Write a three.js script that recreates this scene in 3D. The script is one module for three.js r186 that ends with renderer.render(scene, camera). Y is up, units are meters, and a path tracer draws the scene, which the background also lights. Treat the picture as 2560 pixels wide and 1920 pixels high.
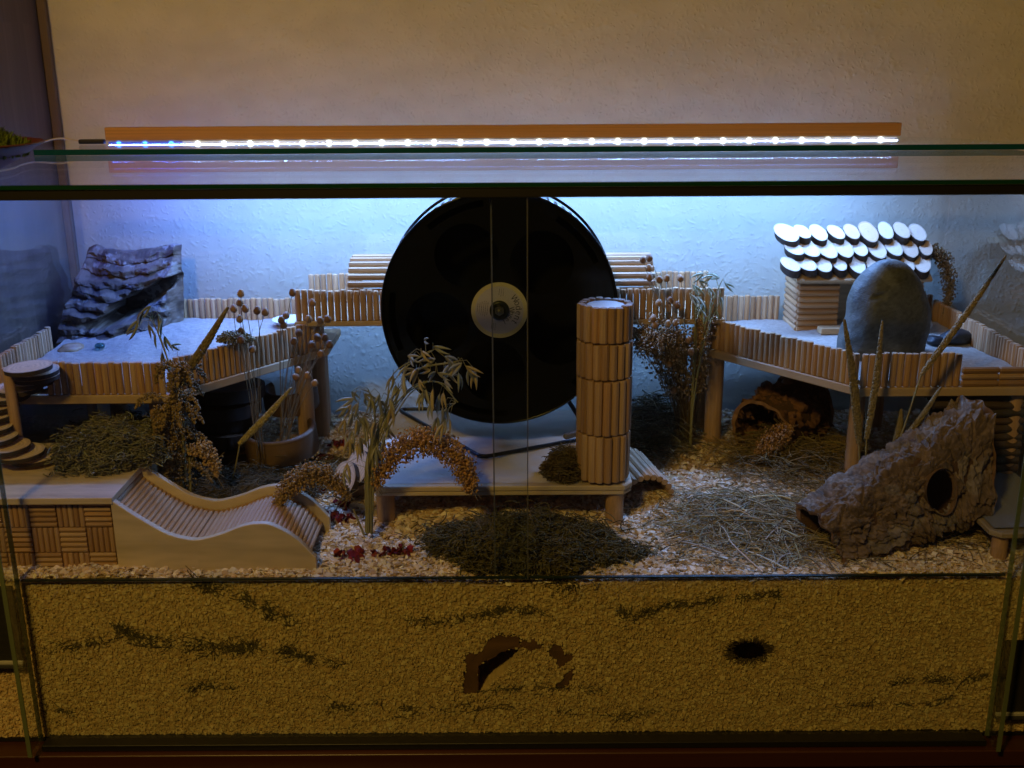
import * as THREE from 'three';
import { ImprovedNoise } from 'three/addons/math/ImprovedNoise.js';
import { mergeGeometries, toCreasedNormals } from 'three/addons/utils/BufferGeometryUtils.js';
import { RoundedBoxGeometry } from 'three/addons/geometries/RoundedBoxGeometry.js';
import { RectAreaLightUniformsLib } from 'three/addons/lights/RectAreaLightUniformsLib.js';

// ------------------------------------------------------------------ camera, light, exposure
const scene = new THREE.Scene();
scene.background = new THREE.Color().setRGB(0.006, 0.0042, 0.0022); // the dim rest of the room
const camera = new THREE.PerspectiveCamera(39.66, 4 / 3, 0.02, 20);
camera.position.set(0, 0.745, 1.0);
camera.rotation.order = 'YXZ';
camera.rotation.set(-16.7 * Math.PI / 180, 0, -0.006);
camera.focus = 1.25; camera.userData.fStop = 7;
const renderer = new THREE.WebGLRenderer();
renderer.toneMapping = THREE.LinearToneMapping;
renderer.toneMappingExposure = 1;
renderer.shadowMap.enabled = true;
RectAreaLightUniformsLib.init();

const LED_Y = 0.6489, LED_Z = -0.420;
function ledPanel(x0, x1, color, intensity) {
  const l = new THREE.RectAreaLight(color, intensity, x1 - x0, 0.006);
  l.position.set((x0 + x1) / 2, LED_Y, LED_Z);
  l.rotation.x = -Math.PI / 2 - 0.06; // the strip is glued on slightly turned towards the front
  l.name = 'led_strip_light';
  scene.add(l);
}
ledPanel(-0.428, 0.504, new THREE.Color().setRGB(0.19, 0.375, 1.0), 550);
ledPanel(-0.523, -0.428, new THREE.Color().setRGB(0.035, 0.11, 1.0), 520);

const LAMP = new THREE.Vector3(-0.60, 1.72, 1.40);
const lampLight = new THREE.PointLight(new THREE.Color().setRGB(1.0, 0.61, 0.12), 4.5, 0, 2);
lampLight.position.copy(LAMP); lampLight.castShadow = true; lampLight.shadow.radius = 5;
lampLight.name = 'room_lamp_light';
scene.add(lampLight);

// ------------------------------------------------------------------ helpers
function rng(seed) { let a = seed >>> 0; return () => { a = (a + 0x6D2B79F5) | 0; let t = Math.imul(a ^ (a >>> 15), 1 | a); t = (t + Math.imul(t ^ (t >>> 7), 61 | t)) ^ t; return ((t ^ (t >>> 14)) >>> 0) / 4294967296; }; }
const N = new ImprovedNoise();
const noise = (x, y, z) => N.noise(x + 31.7, y + 11.3, z + 7.9);
const V = (x, y, z) => new THREE.Vector3(x, y, z);
const lerp = (a, b, t) => a + (b - a) * t;
const clamp = (x, a, b) => Math.min(b, Math.max(a, x));
const smooth = (a, b, x) => { const t = clamp((x - a) / (b - a), 0, 1); return t * t * (3 - 2 * t); };
const taken = {};
function numbered(n) { const k = taken[n] || 0; taken[n] = k + 1; return k ? `${n}_${String(k).padStart(3, '0')}` : n; }
function thing(name, label, category, group) {
  const o = new THREE.Group(); o.name = numbered(name); o.userData = { label, category };
  if (group) o.userData.group = group;
  scene.add(o); return o;
}
function solo(name, geo, mat, label, category, group, kind) {
  const m = new THREE.Mesh(geo, mat); m.name = numbered(name); m.castShadow = m.receiveShadow = true;
  m.userData = { label, category };
  if (group) m.userData.group = group;
  if (kind) m.userData.kind = kind;
  scene.add(m); return m;
}
function structure(name, geo, mat, label) {
  const m = new THREE.Mesh(geo, mat); m.name = numbered(name); m.castShadow = m.receiveShadow = true;
  m.userData = { kind: 'structure', label }; scene.add(m); return m;
}
function part(parent, name, geo, mat, pos, rot) {
  const m = new THREE.Mesh(geo, mat); m.name = name; m.castShadow = m.receiveShadow = true;
  if (pos) m.position.set(...pos);
  if (rot) m.rotation.set(...rot);
  parent.add(m); return m;
}
const box = (w, h, d, r = 0.0012) => new RoundedBoxGeometry(w, h, d, 2, Math.min(r, w / 2.1, h / 2.1, d / 2.1));

// accumulates many small pieces into one geometry with vertex colours
class Acc {
  constructor() { this.p = []; this.n = []; this.c = []; this.i = []; this.k = 0; }
  tube(pts, r0, r1, col, sides = 3, shape) {
    const n = pts.length, base = this.k, t = V(), a = V(), b = V();
    for (let i = 0; i < n; i++) {
      t.copy(pts[Math.min(n - 1, i + 1)]).sub(pts[Math.max(0, i - 1)]).normalize();
      a.set(Math.abs(t.y) > 0.8 ? 1 : 0, Math.abs(t.y) > 0.8 ? 0 : 1, 0).cross(t).normalize(); b.crossVectors(t, a);
      const f = i / (n - 1), r = shape ? shape(f) : lerp(r0, r1, f);
      for (let j = 0; j < sides; j++) {
        const g = j / sides * Math.PI * 2, cx = Math.cos(g), sy = Math.sin(g);
        const nx = a.x * cx + b.x * sy, ny = a.y * cx + b.y * sy, nz = a.z * cx + b.z * sy;
        this.p.push(pts[i].x + nx * r, pts[i].y + ny * r, pts[i].z + nz * r); this.n.push(nx, ny, nz); this.c.push(col.r, col.g, col.b); this.k++;
      }
    }
    for (let i = 0; i < n - 1; i++) for (let j = 0; j < sides; j++) {
      const q = base + i * sides + j, w = base + i * sides + (j + 1) % sides;
      this.i.push(q, w, q + sides, w, w + sides, q + sides);
    }
  }
  geo(g, m, col) {
    const p = g.attributes.position, nn = g.attributes.normal, v = V(), nm = new THREE.Matrix3().getNormalMatrix(m), base = this.k;
    for (let i = 0; i < p.count; i++) {
      v.fromBufferAttribute(p, i).applyMatrix4(m); this.p.push(v.x, v.y, v.z);
      v.fromBufferAttribute(nn, i).applyMatrix3(nm).normalize(); this.n.push(v.x, v.y, v.z); this.c.push(col.r, col.g, col.b); this.k++;
    }
    if (g.index) for (let i = 0; i < g.index.count; i++) this.i.push(base + g.index.getX(i));
    else for (let i = 0; i < p.count; i++) this.i.push(base + i);
  }
  build() {
    const g = new THREE.BufferGeometry();
    g.setAttribute('position', new THREE.Float32BufferAttribute(this.p, 3)); g.setAttribute('normal', new THREE.Float32BufferAttribute(this.n, 3));
    g.setAttribute('color', new THREE.Float32BufferAttribute(this.c, 3)); g.setIndex(this.i); return g;
  }
}
const C = (r, g, b) => new THREE.Color().setRGB(r, g, b);
const vary = (c, R, amt = 0.25, hue = 0.06) => { const k = 1 + (R() - 0.5) * 2 * amt; return C(c.r * k * (1 + (R() - .5) * hue), c.g * k, c.b * k * (1 + (R() - .5) * hue * 2)); };
const icoUnit = (() => { const g = new THREE.IcosahedronGeometry(1, 0); const p = g.attributes.position, n = g.attributes.normal; for (let i = 0; i < p.count; i++) n.setXYZ(i, p.getX(i), p.getY(i), p.getZ(i)); return g; })();
const M4 = (x, y, z, sx, sy, sz, rx = 0, ry = 0, rz = 0) => new THREE.Matrix4().compose(V(x, y, z), new THREE.Quaternion().setFromEuler(new THREE.Euler(rx, ry, rz)), V(sx, sy ?? sx, sz ?? sx));

// grid surface from a function (u,v in 0..1) -> Vector3, with optional colours and uv in metres
function gridGeo(nu, nv, f, colf, skip) {
  const p = [], c = [], uv = [], idx = [];
  for (let j = 0; j <= nv; j++) for (let i = 0; i <= nu; i++) {
    const q = f(i / nu, j / nv); p.push(q.x, q.y, q.z); uv.push(q.u ?? i / nu, q.w ?? j / nv);
    if (colf) { const k = colf(i / nu, j / nv, q); c.push(k.r, k.g, k.b); }
  }
  for (let j = 0; j < nv; j++) for (let i = 0; i < nu; i++) {
    if (skip && skip((i + .5) / nu, (j + .5) / nv)) continue;
    const a = j * (nu + 1) + i, b = a + 1, d = a + nu + 1, e = d + 1; idx.push(a, b, d, b, e, d);
  }
  const g = new THREE.BufferGeometry();
  g.setAttribute('position', new THREE.Float32BufferAttribute(p, 3)); g.setAttribute('uv', new THREE.Float32BufferAttribute(uv, 2));
  if (colf) g.setAttribute('color', new THREE.Float32BufferAttribute(c, 3));
  g.setIndex(idx); g.computeVertexNormals(); return g;
}
function displaced(geo, f) {
  const p = geo.attributes.position, v = V();
  for (let i = 0; i < p.count; i++) { v.fromBufferAttribute(p, i); f(v); p.setXYZ(i, v.x, v.y, v.z); }
  geo.computeVertexNormals(); return geo;
}
function colored(geo, f) {
  const p = geo.attributes.position, c = []; for (let i = 0; i < p.count; i++) { const k = f(p.getX(i), p.getY(i), p.getZ(i)); c.push(k.r, k.g, k.b); }
  geo.setAttribute('color', new THREE.Float32BufferAttribute(c, 3)); return geo;
}

// ------------------------------------------------------------------ textures
function dataTex(w, h, f, srgb, rep) {
  const d = new Uint8Array(w * h * 4);
  for (let y = 0; y < h; y++) for (let x = 0; x < w; x++) { const q = f(x, y), o = (y * w + x) * 4; if (typeof q === 'number') { d[o] = d[o + 1] = d[o + 2] = clamp(q, 0, 255); } else { d[o] = clamp(q[0], 0, 255); d[o + 1] = clamp(q[1], 0, 255); d[o + 2] = clamp(q[2], 0, 255); } d[o + 3] = 255; }
  const t = new THREE.DataTexture(d, w, h); t.wrapS = t.wrapT = THREE.RepeatWrapping; t.magFilter = THREE.LinearFilter; t.minFilter = THREE.LinearMipmapLinearFilter; t.generateMipmaps = true;
  if (srgb) t.colorSpace = THREE.SRGBColorSpace;
  if (rep) t.repeat.set(...rep);
  t.needsUpdate = true; return t;
}
// wood grain running along v
const grain = dataTex(128, 512, (x, y) => {
  const a = noise(x * 0.16, y * 0.006, 1) * 20 + noise(x * 0.5, y * 0.02, 4) * 16 + noise(x * 0.05, y * 0.004, 9) * 18;
  const k = 222 + a; return [k, k * 0.985, k * 0.96];
}, true);
const grainUp = grain.clone(); grainUp.repeat.set(4, 1); grainUp.needsUpdate = true;
const grainLong = grain.clone(); grainLong.repeat.set(1, 1); grainLong.rotation = Math.PI / 2; grainLong.needsUpdate = true;
// woodchip wallpaper relief, tiling over 0.5 m
const wallBump = (() => {
  const S = 1024, h = new Float32Array(S * S), R = rng(5);
  for (let i = 0; i < 5200; i++) {
    const cx = R() * S, cy = R() * S, big = R() < 0.3, a = (big ? 6 : 3.2) + R() * (big ? 9 : 5), b = a * (0.3 + R() * 0.5), th = R() * Math.PI, amp = 0.25 + R() * 0.75, co = Math.cos(th), si = Math.sin(th), rr = Math.ceil(a * 1.6);
    for (let dy = -rr; dy <= rr; dy++) for (let dx = -rr; dx <= rr; dx++) {
      const u = (dx * co + dy * si) / a, v = (-dx * si + dy * co) / b, q = u * u + v * v; if (q > 2.5) continue;
      const o = ((cy + dy + S) % S | 0) * S + ((cx + dx + S) % S | 0); h[o] = Math.max(h[o], amp * Math.exp(-q * 1.6));
    }
  }
  return dataTex(S, S, (x, y) => h[y * S + x] * 205 + 25 + noise(x * 0.25, y * 0.25, 3) * 14);
})();
wallBump.repeat.set(2, 2);
const wallTone = dataTex(256, 256, (x, y) => { const f = (s) => noise(Math.cos(x / 256 * 6.2832) * s, Math.sin(x / 256 * 6.2832) * s, Math.cos(y / 256 * 6.2832) * s + Math.sin(y / 256 * 6.2832) * 1.7 * s); const k = 236 + f(1.3) * 10 + f(5) * 7; return [k, k * 0.975, k * 0.93]; }, true);
wallTone.repeat.set(0.9, 0.9);
const speckle = dataTex(256, 256, (x, y) => { const R = noise(x * 0.9, y * 0.9, 2) * 60 + noise(x * 0.3, y * 0.3, 8) * 40; return 150 + R; });
const speckleTone = dataTex(256, 256, (x, y) => { const k = 225 + noise(x * 0.8, y * 0.8, 5) * 40 + noise(x * 0.12, y * 0.12, 3) * 25; return [k, k * 0.98, k * 0.95]; }, true);
const boardBump = dataTex(256, 256, (x, y) => 128 + noise(x * 0.5, y * 0.03, 2) * 60 + noise(x * 1.4, y * 0.1, 8) * 30);

// ------------------------------------------------------------------ materials
const std = (o) => new THREE.MeshStandardMaterial(o), phys = (o) => new THREE.MeshPhysicalMaterial(o);
const stickTone = [[0.60, 0.36, 0.175], [0.66, 0.41, 0.205], [0.53, 0.305, 0.14], [0.62, 0.385, 0.20], [0.56, 0.33, 0.165], [0.70, 0.455, 0.245], [0.48, 0.27, 0.12], [0.64, 0.36, 0.16]];
const stickMats = stickTone.map((t) => std({ color: C(...t), roughness: 0.62, map: grain, bumpMap: boardBump, bumpScale: 0.0002 }));
const pick = (R) => stickMats[Math.floor(R() * stickMats.length)];
const boardMat = std({ color: C(0.72, 0.50, 0.27), roughness: 0.6, map: grainLong, bumpMap: boardBump, bumpScale: 0.0003 });
const plyMat = std({ color: C(0.82, 0.65, 0.42), roughness: 0.55, map: grainLong });
const postMat = std({ color: C(0.64, 0.40, 0.22), roughness: 0.6, map: grain });
const barMat = std({ color: C(0.74, 0.36, 0.095), roughness: 0.5, map: grainLong });
const blackPlastic = phys({ color: C(0.006, 0.006, 0.007), roughness: 0.2, specularIntensity: 0.7 });
const blackRail = std({ color: C(0.010, 0.009, 0.009), roughness: 0.45 });
const glass = phys({ color: C(0.96, 0.985, 0.975), transmission: 1, roughness: 0.0, ior: 1.5, thickness: 0 });
const glassEdge = phys({ color: C(0.006, 0.042, 0.022), roughness: 0.12 });
const tealEdge = phys({ color: C(0.006, 0.062, 0.072), roughness: 0.12 });
const finEdge = phys({ color: C(0.30, 0.36, 0.20), roughness: 0.15, transmission: 0.6, thickness: 0 });
const vc = (o = {}) => std({ vertexColors: true, roughness: 0.85, ...o });
const strandMat = vc({ roughness: 0.9, side: THREE.DoubleSide });
const seedMat = vc({ roughness: 0.6 });
const barkMat = std({ color: C(0.05, 0.033, 0.022), roughness: 0.9, bumpMap: speckle, bumpScale: 0.0008 });
const sandMat = std({ color: C(0.46, 0.405, 0.355), roughness: 0.95, map: speckleTone, bumpMap: speckle, bumpScale: 0.002 });

const sliceTop = (() => {
  return dataTex(128, 128, (x, y) => { const dx = (x - 64) / 64, dy = (y - 64) / 64, r = Math.hypot(dx, dy), w = r * 34 + noise(dx * 3, dy * 3, 1) * 3; const k = 222 + Math.sin(w) * 13 + noise(dx * 18, dy * 18, 5) * 14 - (r > 0.9 ? 26 : 0) - (r < 0.07 ? 40 : 0); return [k, k * 0.93, k * 0.84]; }, true);
})();
const sliceMats = [[0.93, 0.86, 0.78], [0.88, 0.76, 0.64], [0.80, 0.60, 0.44]].map((t) => std({ color: C(...t), map: sliceTop, roughness: 0.7 }));

// ------------------------------------------------------------------ room
const wallMat = std({ color: C(0.78, 0.75, 0.71), roughness: 0.92, map: wallTone, bumpMap: wallBump, bumpScale: 0.0008 });
function metricBox(w, h, d) { // box with uv in metres
  const g = new THREE.BoxGeometry(w, h, d), p = g.attributes.position, n = g.attributes.normal, u = g.attributes.uv;
  for (let i = 0; i < p.count; i++) { if (Math.abs(n.getX(i)) > .5) u.setXY(i, p.getZ(i), p.getY(i)); else if (Math.abs(n.getY(i)) > .5) u.setXY(i, p.getX(i), p.getZ(i)); else u.setXY(i, p.getX(i), p.getY(i)); }
  return g;
}
{
  const w = structure('back_wall', metricBox(3.2, 2.4, 0.08), wallMat, 'cream woodchip wallpaper on the wall behind the tank'); w.position.set(0.895, 0.8, -0.57);
  const t = thing('shade_toned_wall', 'left side wall as a brown grained panel, shade put into its colour', 'shade_toned_wall'), m = std({ color: C(0.20, 0.135, 0.10), roughness: 0.55, map: grainUp, bumpMap: boardBump, bumpScale: 0.0002 });  // side wall at left; its dark brown colour stands in for shade
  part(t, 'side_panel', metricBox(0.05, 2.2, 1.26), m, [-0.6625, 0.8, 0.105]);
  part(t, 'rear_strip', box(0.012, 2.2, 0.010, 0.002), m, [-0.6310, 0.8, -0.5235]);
}
// hanging room lamp (out of the picture) that gives the warm light
{
  const t = thing('globe_lamp', 'warm paper globe lamp hanging out of the picture in front of the tank', 'lamp');
  t.position.copy(LAMP);
  part(t, 'globe', new THREE.SphereGeometry(0.10, 32, 24), std({ color: C(0.8, 0.7, 0.5), emissive: C(1.0, 0.61, 0.12), emissiveIntensity: 2.0 }));
  part(t, 'cord', new THREE.CylinderGeometry(0.003, 0.003, 0.6, 8), blackRail, [0, 0.41, 0]);
}
// cabinet under the tank
{
  const t = thing('cabinet', 'dark red-brown wooden cabinet under the glass tank', 'cabinet');
  const m = phys({ color: C(0.075, 0.022, 0.010), roughness: 0.4, map: grainLong, clearcoat: 0.25, clearcoatRoughness: 0.3 });
  part(t, 'base_board', box(1.30, 0.020, 0.56, 0.002), m, [0, 0.0285, -0.258]);
  part(t, 'table_top', box(1.34, 0.030, 0.60, 0.003), m, [0, 0.0005, -0.262]);
}

// ------------------------------------------------------------------ glass tank
const TW = 0.62;
{
  const t = thing('glass_tank', 'large clear glass terrarium with black door rails and greenish glass edges', 'terrarium');
  part(t, 'bottom_pane', new THREE.BoxGeometry(2 * TW, 0.004, 0.495), blackRail, [0, 0.0411, -0.2515]);
  part(t, 'back_pane', new THREE.BoxGeometry(2 * TW - 0.012, 0.592, 0.005), glass, [0, 0.340, -0.5025]);
  part(t, 'side_pane', new THREE.BoxGeometry(0.005, 0.592, 0.494), glass, [-TW + 0.003, 0.340, -0.252]);
  part(t, 'side_pane', new THREE.BoxGeometry(0.005, 0.592, 0.494), glass, [TW - 0.003, 0.340, -0.252]);
  const low = part(t, 'lower_front_pane', new THREE.BoxGeometry(1.02, 0.188, 0.004), glass, [0, 0.1405, -0.0005]);
  part(low, 'pane_edge', new THREE.BoxGeometry(1.02, 0.0014, 0.0042), std({ color: C(0.012, 0.022, 0.02), roughness: 0.3 }), [0, 0.0949, 0]);
  const d1 = part(t, 'sliding_door', new THREE.BoxGeometry(0.640, 0.392, 0.003), glass, [-0.3055, 0.4315, 0.0035]);
  const doorEdge = std({ color: C(0.09, 0.095, 0.12), roughness: 0.3 });
  part(d1, 'door_edge', new THREE.BoxGeometry(0.0010, 0.392, 0.0032), doorEdge, [0.3207, 0, 0]);
  const d2 = part(t, 'sliding_door', new THREE.BoxGeometry(0.640, 0.392, 0.003), glass, [0.3020, 0.4315, -0.0045]);
  part(d2, 'door_edge', new THREE.BoxGeometry(0.0013, 0.392, 0.0032), doorEdge, [-0.3207, 0, 0]);
  part(t, 'top_rail', box(2 * TW, 0.0095, 0.022, 0.001), blackRail, [0, 0.6318, -0.003]);
  part(t, 'bottom_rail', box(1.016, 0.0075, 0.022, 0.001), blackRail, [0, 0.0427, 0.004]);
  const st = part(t, 'top_strip', new THREE.BoxGeometry(2 * TW, 0.0042, 0.356), glass, [0, 0.6391, -0.1695]);
  part(st, 'strip_edge', new THREE.BoxGeometry(2 * TW, 0.0042, 0.0012), glassEdge, [0, 0, 0.1787]);
  for (const s of [-1, 1]) {
    const f = part(t, 'front_fin', new THREE.BoxGeometry(0.0045, 0.584, 0.0265), glass, [s * 0.512, 0.338, 0.0195]);
    part(f, 'fin_edge', new THREE.BoxGeometry(0.0045, 0.584, 0.0014), finEdge, [0, 0, 0.014]);
    part(f, 'fin_edge', new THREE.BoxGeometry(0.0045, 0.584, 0.0014), finEdge, [0, 0, -0.014]);
    // side ventilation panel beside the fin, standing in front of the bedding
    const y = s < 0 ? 0.188 : 0.118;
    const fr = part(t, 'vent_panel', new THREE.BoxGeometry(0.098, 0.086, 0.002), std({ color: C(0.03, 0.028, 0.025), roughness: 0.6, metalness: 0.3, bumpMap: (() => { const b = dataTex(64, 64, (x, yy) => ((x % 8) < 3 || (yy % 8) < 3) ? 230 : 20); b.repeat.set(9, 8); return b; })(), bumpScale: 0.0008 }), [s * 0.5675, y, 0.004]);
    part(fr, 'vent_frame', box(0.098, 0.004, 0.004, 0.0008), std({ color: C(0.45, 0.44, 0.40), roughness: 0.4 }), [0, -0.0455, 0.001]);
    part(fr, 'vent_frame', box(0.098, 0.004, 0.004, 0.0008), std({ color: C(0.05, 0.05, 0.05), roughness: 0.4 }), [0, -0.0500, 0.001]);
  }
}
// glass shelf used as cover, with rounded rear right corner
{
  const t = thing('glass_cover', 'clear glass shelf lying on the tank under the light bar, teal front edge', 'glass cover');
  const s = new THREE.Shape(); s.moveTo(-0.585, 0.335); s.lineTo(0.640, 0.335); s.lineTo(0.640, 0.345); s.bezierCurveTo(0.61, 0.43, 0.56, 0.498, 0.45, 0.498); s.lineTo(-0.585, 0.498); s.closePath();
  const g = new THREE.ExtrudeGeometry(s, { depth: 0.0068, bevelEnabled: false, curveSegments: 24 }); g.rotateX(-Math.PI / 2);
  part(t, 'pane', g, phys({ color: C(0.96, 0.985, 0.975), transmission: 1, roughness: 0.0, ior: 1.5, thickness: 0, specularIntensity: 0.5 }), [0, 0.6414, 0]);
  part(t, 'front_edge', new THREE.BoxGeometry(1.225, 0.0068, 0.0014), tealEdge, [0.0275, 0.6448, -0.3342]);
}
// LED light bar
{
  const t = thing('light_bar', 'orange-brown wooden bar with a row of glowing lights on the glass cover', 'light bar');
  part(t, 'wooden_bar', box(1.031, 0.0165, 0.015, 0.001), barMat, [-0.0095, 0.6617, -0.421]);
  part(t, 'added_light_stop', new THREE.BoxGeometry(1.031, 0.0052, 0.0015), barMat, [-0.0095, 0.6509, -0.4281]);  // added lip, keeps LED spill off the wall above the bar
  part(t, 'led_tape', new THREE.BoxGeometry(1.022, 0.0012, 0.009), std({ color: C(0.7, 0.7, 0.7), roughness: 0.5 }), [-0.0095, 0.6527, -0.420]);
  const white = std({ color: C(0.8, 0.8, 0.8), emissive: C(0.72, 0.92, 1.0), emissiveIntensity: 6 }), blue = std({ color: C(0.1, 0.2, 0.8), emissive: C(0.03, 0.22, 1.0), emissiveIntensity: 7 });
  const lens = std({ color: C(0.8, 0.8, 0.8), emissive: C(0.80, 0.90, 1.0), emissiveIntensity: 0.28 }), lensB = std({ color: C(0.1, 0.15, 0.6), emissive: C(0.05, 0.12, 0.8), emissiveIntensity: 0.35 });
  part(t, 'glowing_sleeve', box(0.928, 0.0011, 0.004, 0.0004), lens, [0.038, 0.6511, -0.4165]);
  part(t, 'glowing_sleeve', box(0.096, 0.0016, 0.004, 0.0006), lensB, [-0.474, 0.6511, -0.4165]);
  const led = new THREE.SphereGeometry(0.0021, 12, 8); led.scale(1.45, 0.58, 1);
  for (let k = 0; k < 30; k++) part(t, 'led', led, k < 3 ? blue : white, [-0.5085 + k * 0.0341, 0.6507, -0.4145]);
}
// cable and connector at the left end of the light bar
{
  const t = thing('power_lead', 'thin pale lead with black connector at left end of light bar', 'cable');
  part(t, 'connector', box(0.034, 0.006, 0.008, 0.002), blackRail, [-0.545, 0.6520, -0.420]);
  const c = new THREE.CatmullRomCurve3([V(-0.562, 0.653, -0.420), V(-0.582, 0.657, -0.41), V(-0.597, 0.652, -0.37), V(-0.590, 0.650, -0.31), V(-0.56, 0.646, -0.22), V(-0.545, 0.643, -0.14)]);
  part(t, 'wire', new THREE.TubeGeometry(c, 40, 0.0011, 6), std({ color: C(0.62, 0.5, 0.3), roughness: 0.5 }));
}
{ // small black clip at the right end
  const t = thing('corner_clip', 'small black plastic clip on glass cover at right edge', 'clip');
  part(t, 'upper_jaw', box(0.012, 0.008, 0.012, 0.002), blackRail, [0.606, 0.6385, -0.262]);
  part(t, 'lower_jaw', box(0.012, 0.006, 0.012, 0.002), blackRail, [0.606, 0.6265, -0.262]);
}
// red-brown bowl with moss at the left
{
  const t = thing('moss_bowl', 'dark red glazed bowl filled with green moss on the tank top', 'bowl');
  t.position.set(-0.553, 0.6412, -0.03);
  const pr = [[0, 0], [0.04, 0], [0.05, 0.004], [0.078, 0.018], [0.098, 0.031], [0.1045, 0.034], [0.103, 0.036], [0.094, 0.032], [0.07, 0.018], [0, 0.016]].map((a) => new THREE.Vector2(...a));
  part(t, 'bowl', new THREE.LatheGeometry(pr, 64), phys({ color: C(0.10, 0.016, 0.016), roughness: 0.5 }));
  const A = new Acc(), R = rng(77);
  for (let i = 0; i < 5200; i++) { const a = R() * 6.283, r = Math.sqrt(R()) * 0.088, h = 0.030 + 0.030 * (1 - (r / 0.088) ** 2) * (0.8 + 0.4 * noise(a, r * 30, 2)); const x = Math.cos(a) * r, z = Math.sin(a) * r, d = V(R() - .5, R() * .9, R() - .5).multiplyScalar(0.009); A.tube([V(x, h - .008, z), V(x + d.x, h + d.y * .5, z + d.z), V(x + d.x * 1.6, h + d.y, z + d.z * 1.7)], 0.0011, 0.0004, vary(C(0.13, 0.19, 0.02), R, 0.5)); }
  part(t, 'moss', A.build(), strandMat);
}

// ------------------------------------------------------------------ bedding
const HOLE = { x: 0.2505, y: 0.1455, a: 0.0215, b: 0.0128 };
const bedY = (x, z) => 0.2285 + 0.024 * smooth(-0.02, -0.5, z) + 0.007 * noise(x * 7, 2, z * 7) + 0.003 * noise(x * 26, 5, z * 26)
  + 0.007 * smooth(-0.1, -0.45, x) * smooth(-0.12, 0, z) - 0.004 * Math.exp(-(((x - 0.02) / 0.1) ** 2)) * smooth(-0.06, 0, z) + 0.006 * Math.exp(-(((x + 0.05) / 0.09) ** 2) - (((z + 0.15) / 0.05) ** 2));
const holeIn = (x, y) => { const u = (x - HOLE.x) / HOLE.a, v = (y - HOLE.y) / HOLE.b; return Math.hypot(u, v) + 0.22 * noise(x * 160, y * 160, 3) + 0.1 * noise(x * 420, y * 420, 6); };
const ARCH_BARK = [[[-0.0537, 0.0923], [-0.054, 0.1089], [-0.0506, 0.1243], [-0.0519, 0.1374], [-0.0479, 0.1444], [-0.0402, 0.1439], [-0.034, 0.1477], [-0.0286, 0.1568], [-0.0275, 0.1622], [-0.017, 0.1653], [-0.0055, 0.1639], [0.0069, 0.1634], [0.0059, 0.1548], [0.0078, 0.1501], [-0.0037, 0.1488], [-0.0133, 0.1459], [-0.0201, 0.1398], [-0.025, 0.1368], [-0.0308, 0.1351], [-0.0376, 0.1286], [-0.0391, 0.1198], [-0.0379, 0.1088], [-0.0391, 0.0951], [-0.0468, 0.096]], [[0.0066, 0.1518], [0.0097, 0.1598], [0.0164, 0.1586], [0.0216, 0.1612], [0.0269, 0.1564], [0.0312, 0.1499], [0.0241, 0.1489], [0.0202, 0.1448], [0.0135, 0.1489]], [[0.0366, 0.1455], [0.04, 0.1516], [0.0407, 0.1546], [0.0503, 0.1524], [0.0538, 0.1454], [0.0639, 0.1384], [0.0607, 0.1341], [0.0578, 0.1323], [0.0517, 0.1262], [0.0482, 0.1254], [0.0443, 0.1363], [0.0397, 0.1394]], [[0.041, 0.1025], [0.0464, 0.1082], [0.0541, 0.1122], [0.0579, 0.1192], [0.0648, 0.1275], [0.0637, 0.1169], [0.0615, 0.1081], [0.0561, 0.1011], [0.0484, 0.0989]]] ;
const ARCH_HOLLOW = [[-0.0386, 0.1286], [-0.025, 0.1368], [-0.0133, 0.1459], [0.0068, 0.1501], [-0.0019, 0.1305], [-0.0116, 0.1197], [-0.0234, 0.1087], [-0.0293, 0.0999], [-0.0387, 0.0951]] ;
const inPoly = (P, x, y) => { let c = false; for (let i = 0, j = P.length - 1; i < P.length; j = i++) if ((P[i][1] > y) !== (P[j][1] > y) && x < (P[j][0] - P[i][0]) * (y - P[i][1]) / (P[j][1] - P[i][1]) + P[i][0]) c = !c; return c; };
const archIn = (x, y) => x > -0.06 && x < 0.07 && y > 0.09 && y < 0.17 && (inPoly(ARCH_HOLLOW, x, y) || ARCH_BARK.some((p) => inPoly(p, x, y)));
const FRONT = -0.0045;
const bedCol = (x, y, z) => { const k = 0.9 + 0.25 * noise(x * 60, y * 60, z * 60) + 0.2 * noise(x * 220, y * 220, z * 220); return C(0.60 * k, 0.42 * k, 0.20 * k); };
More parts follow.
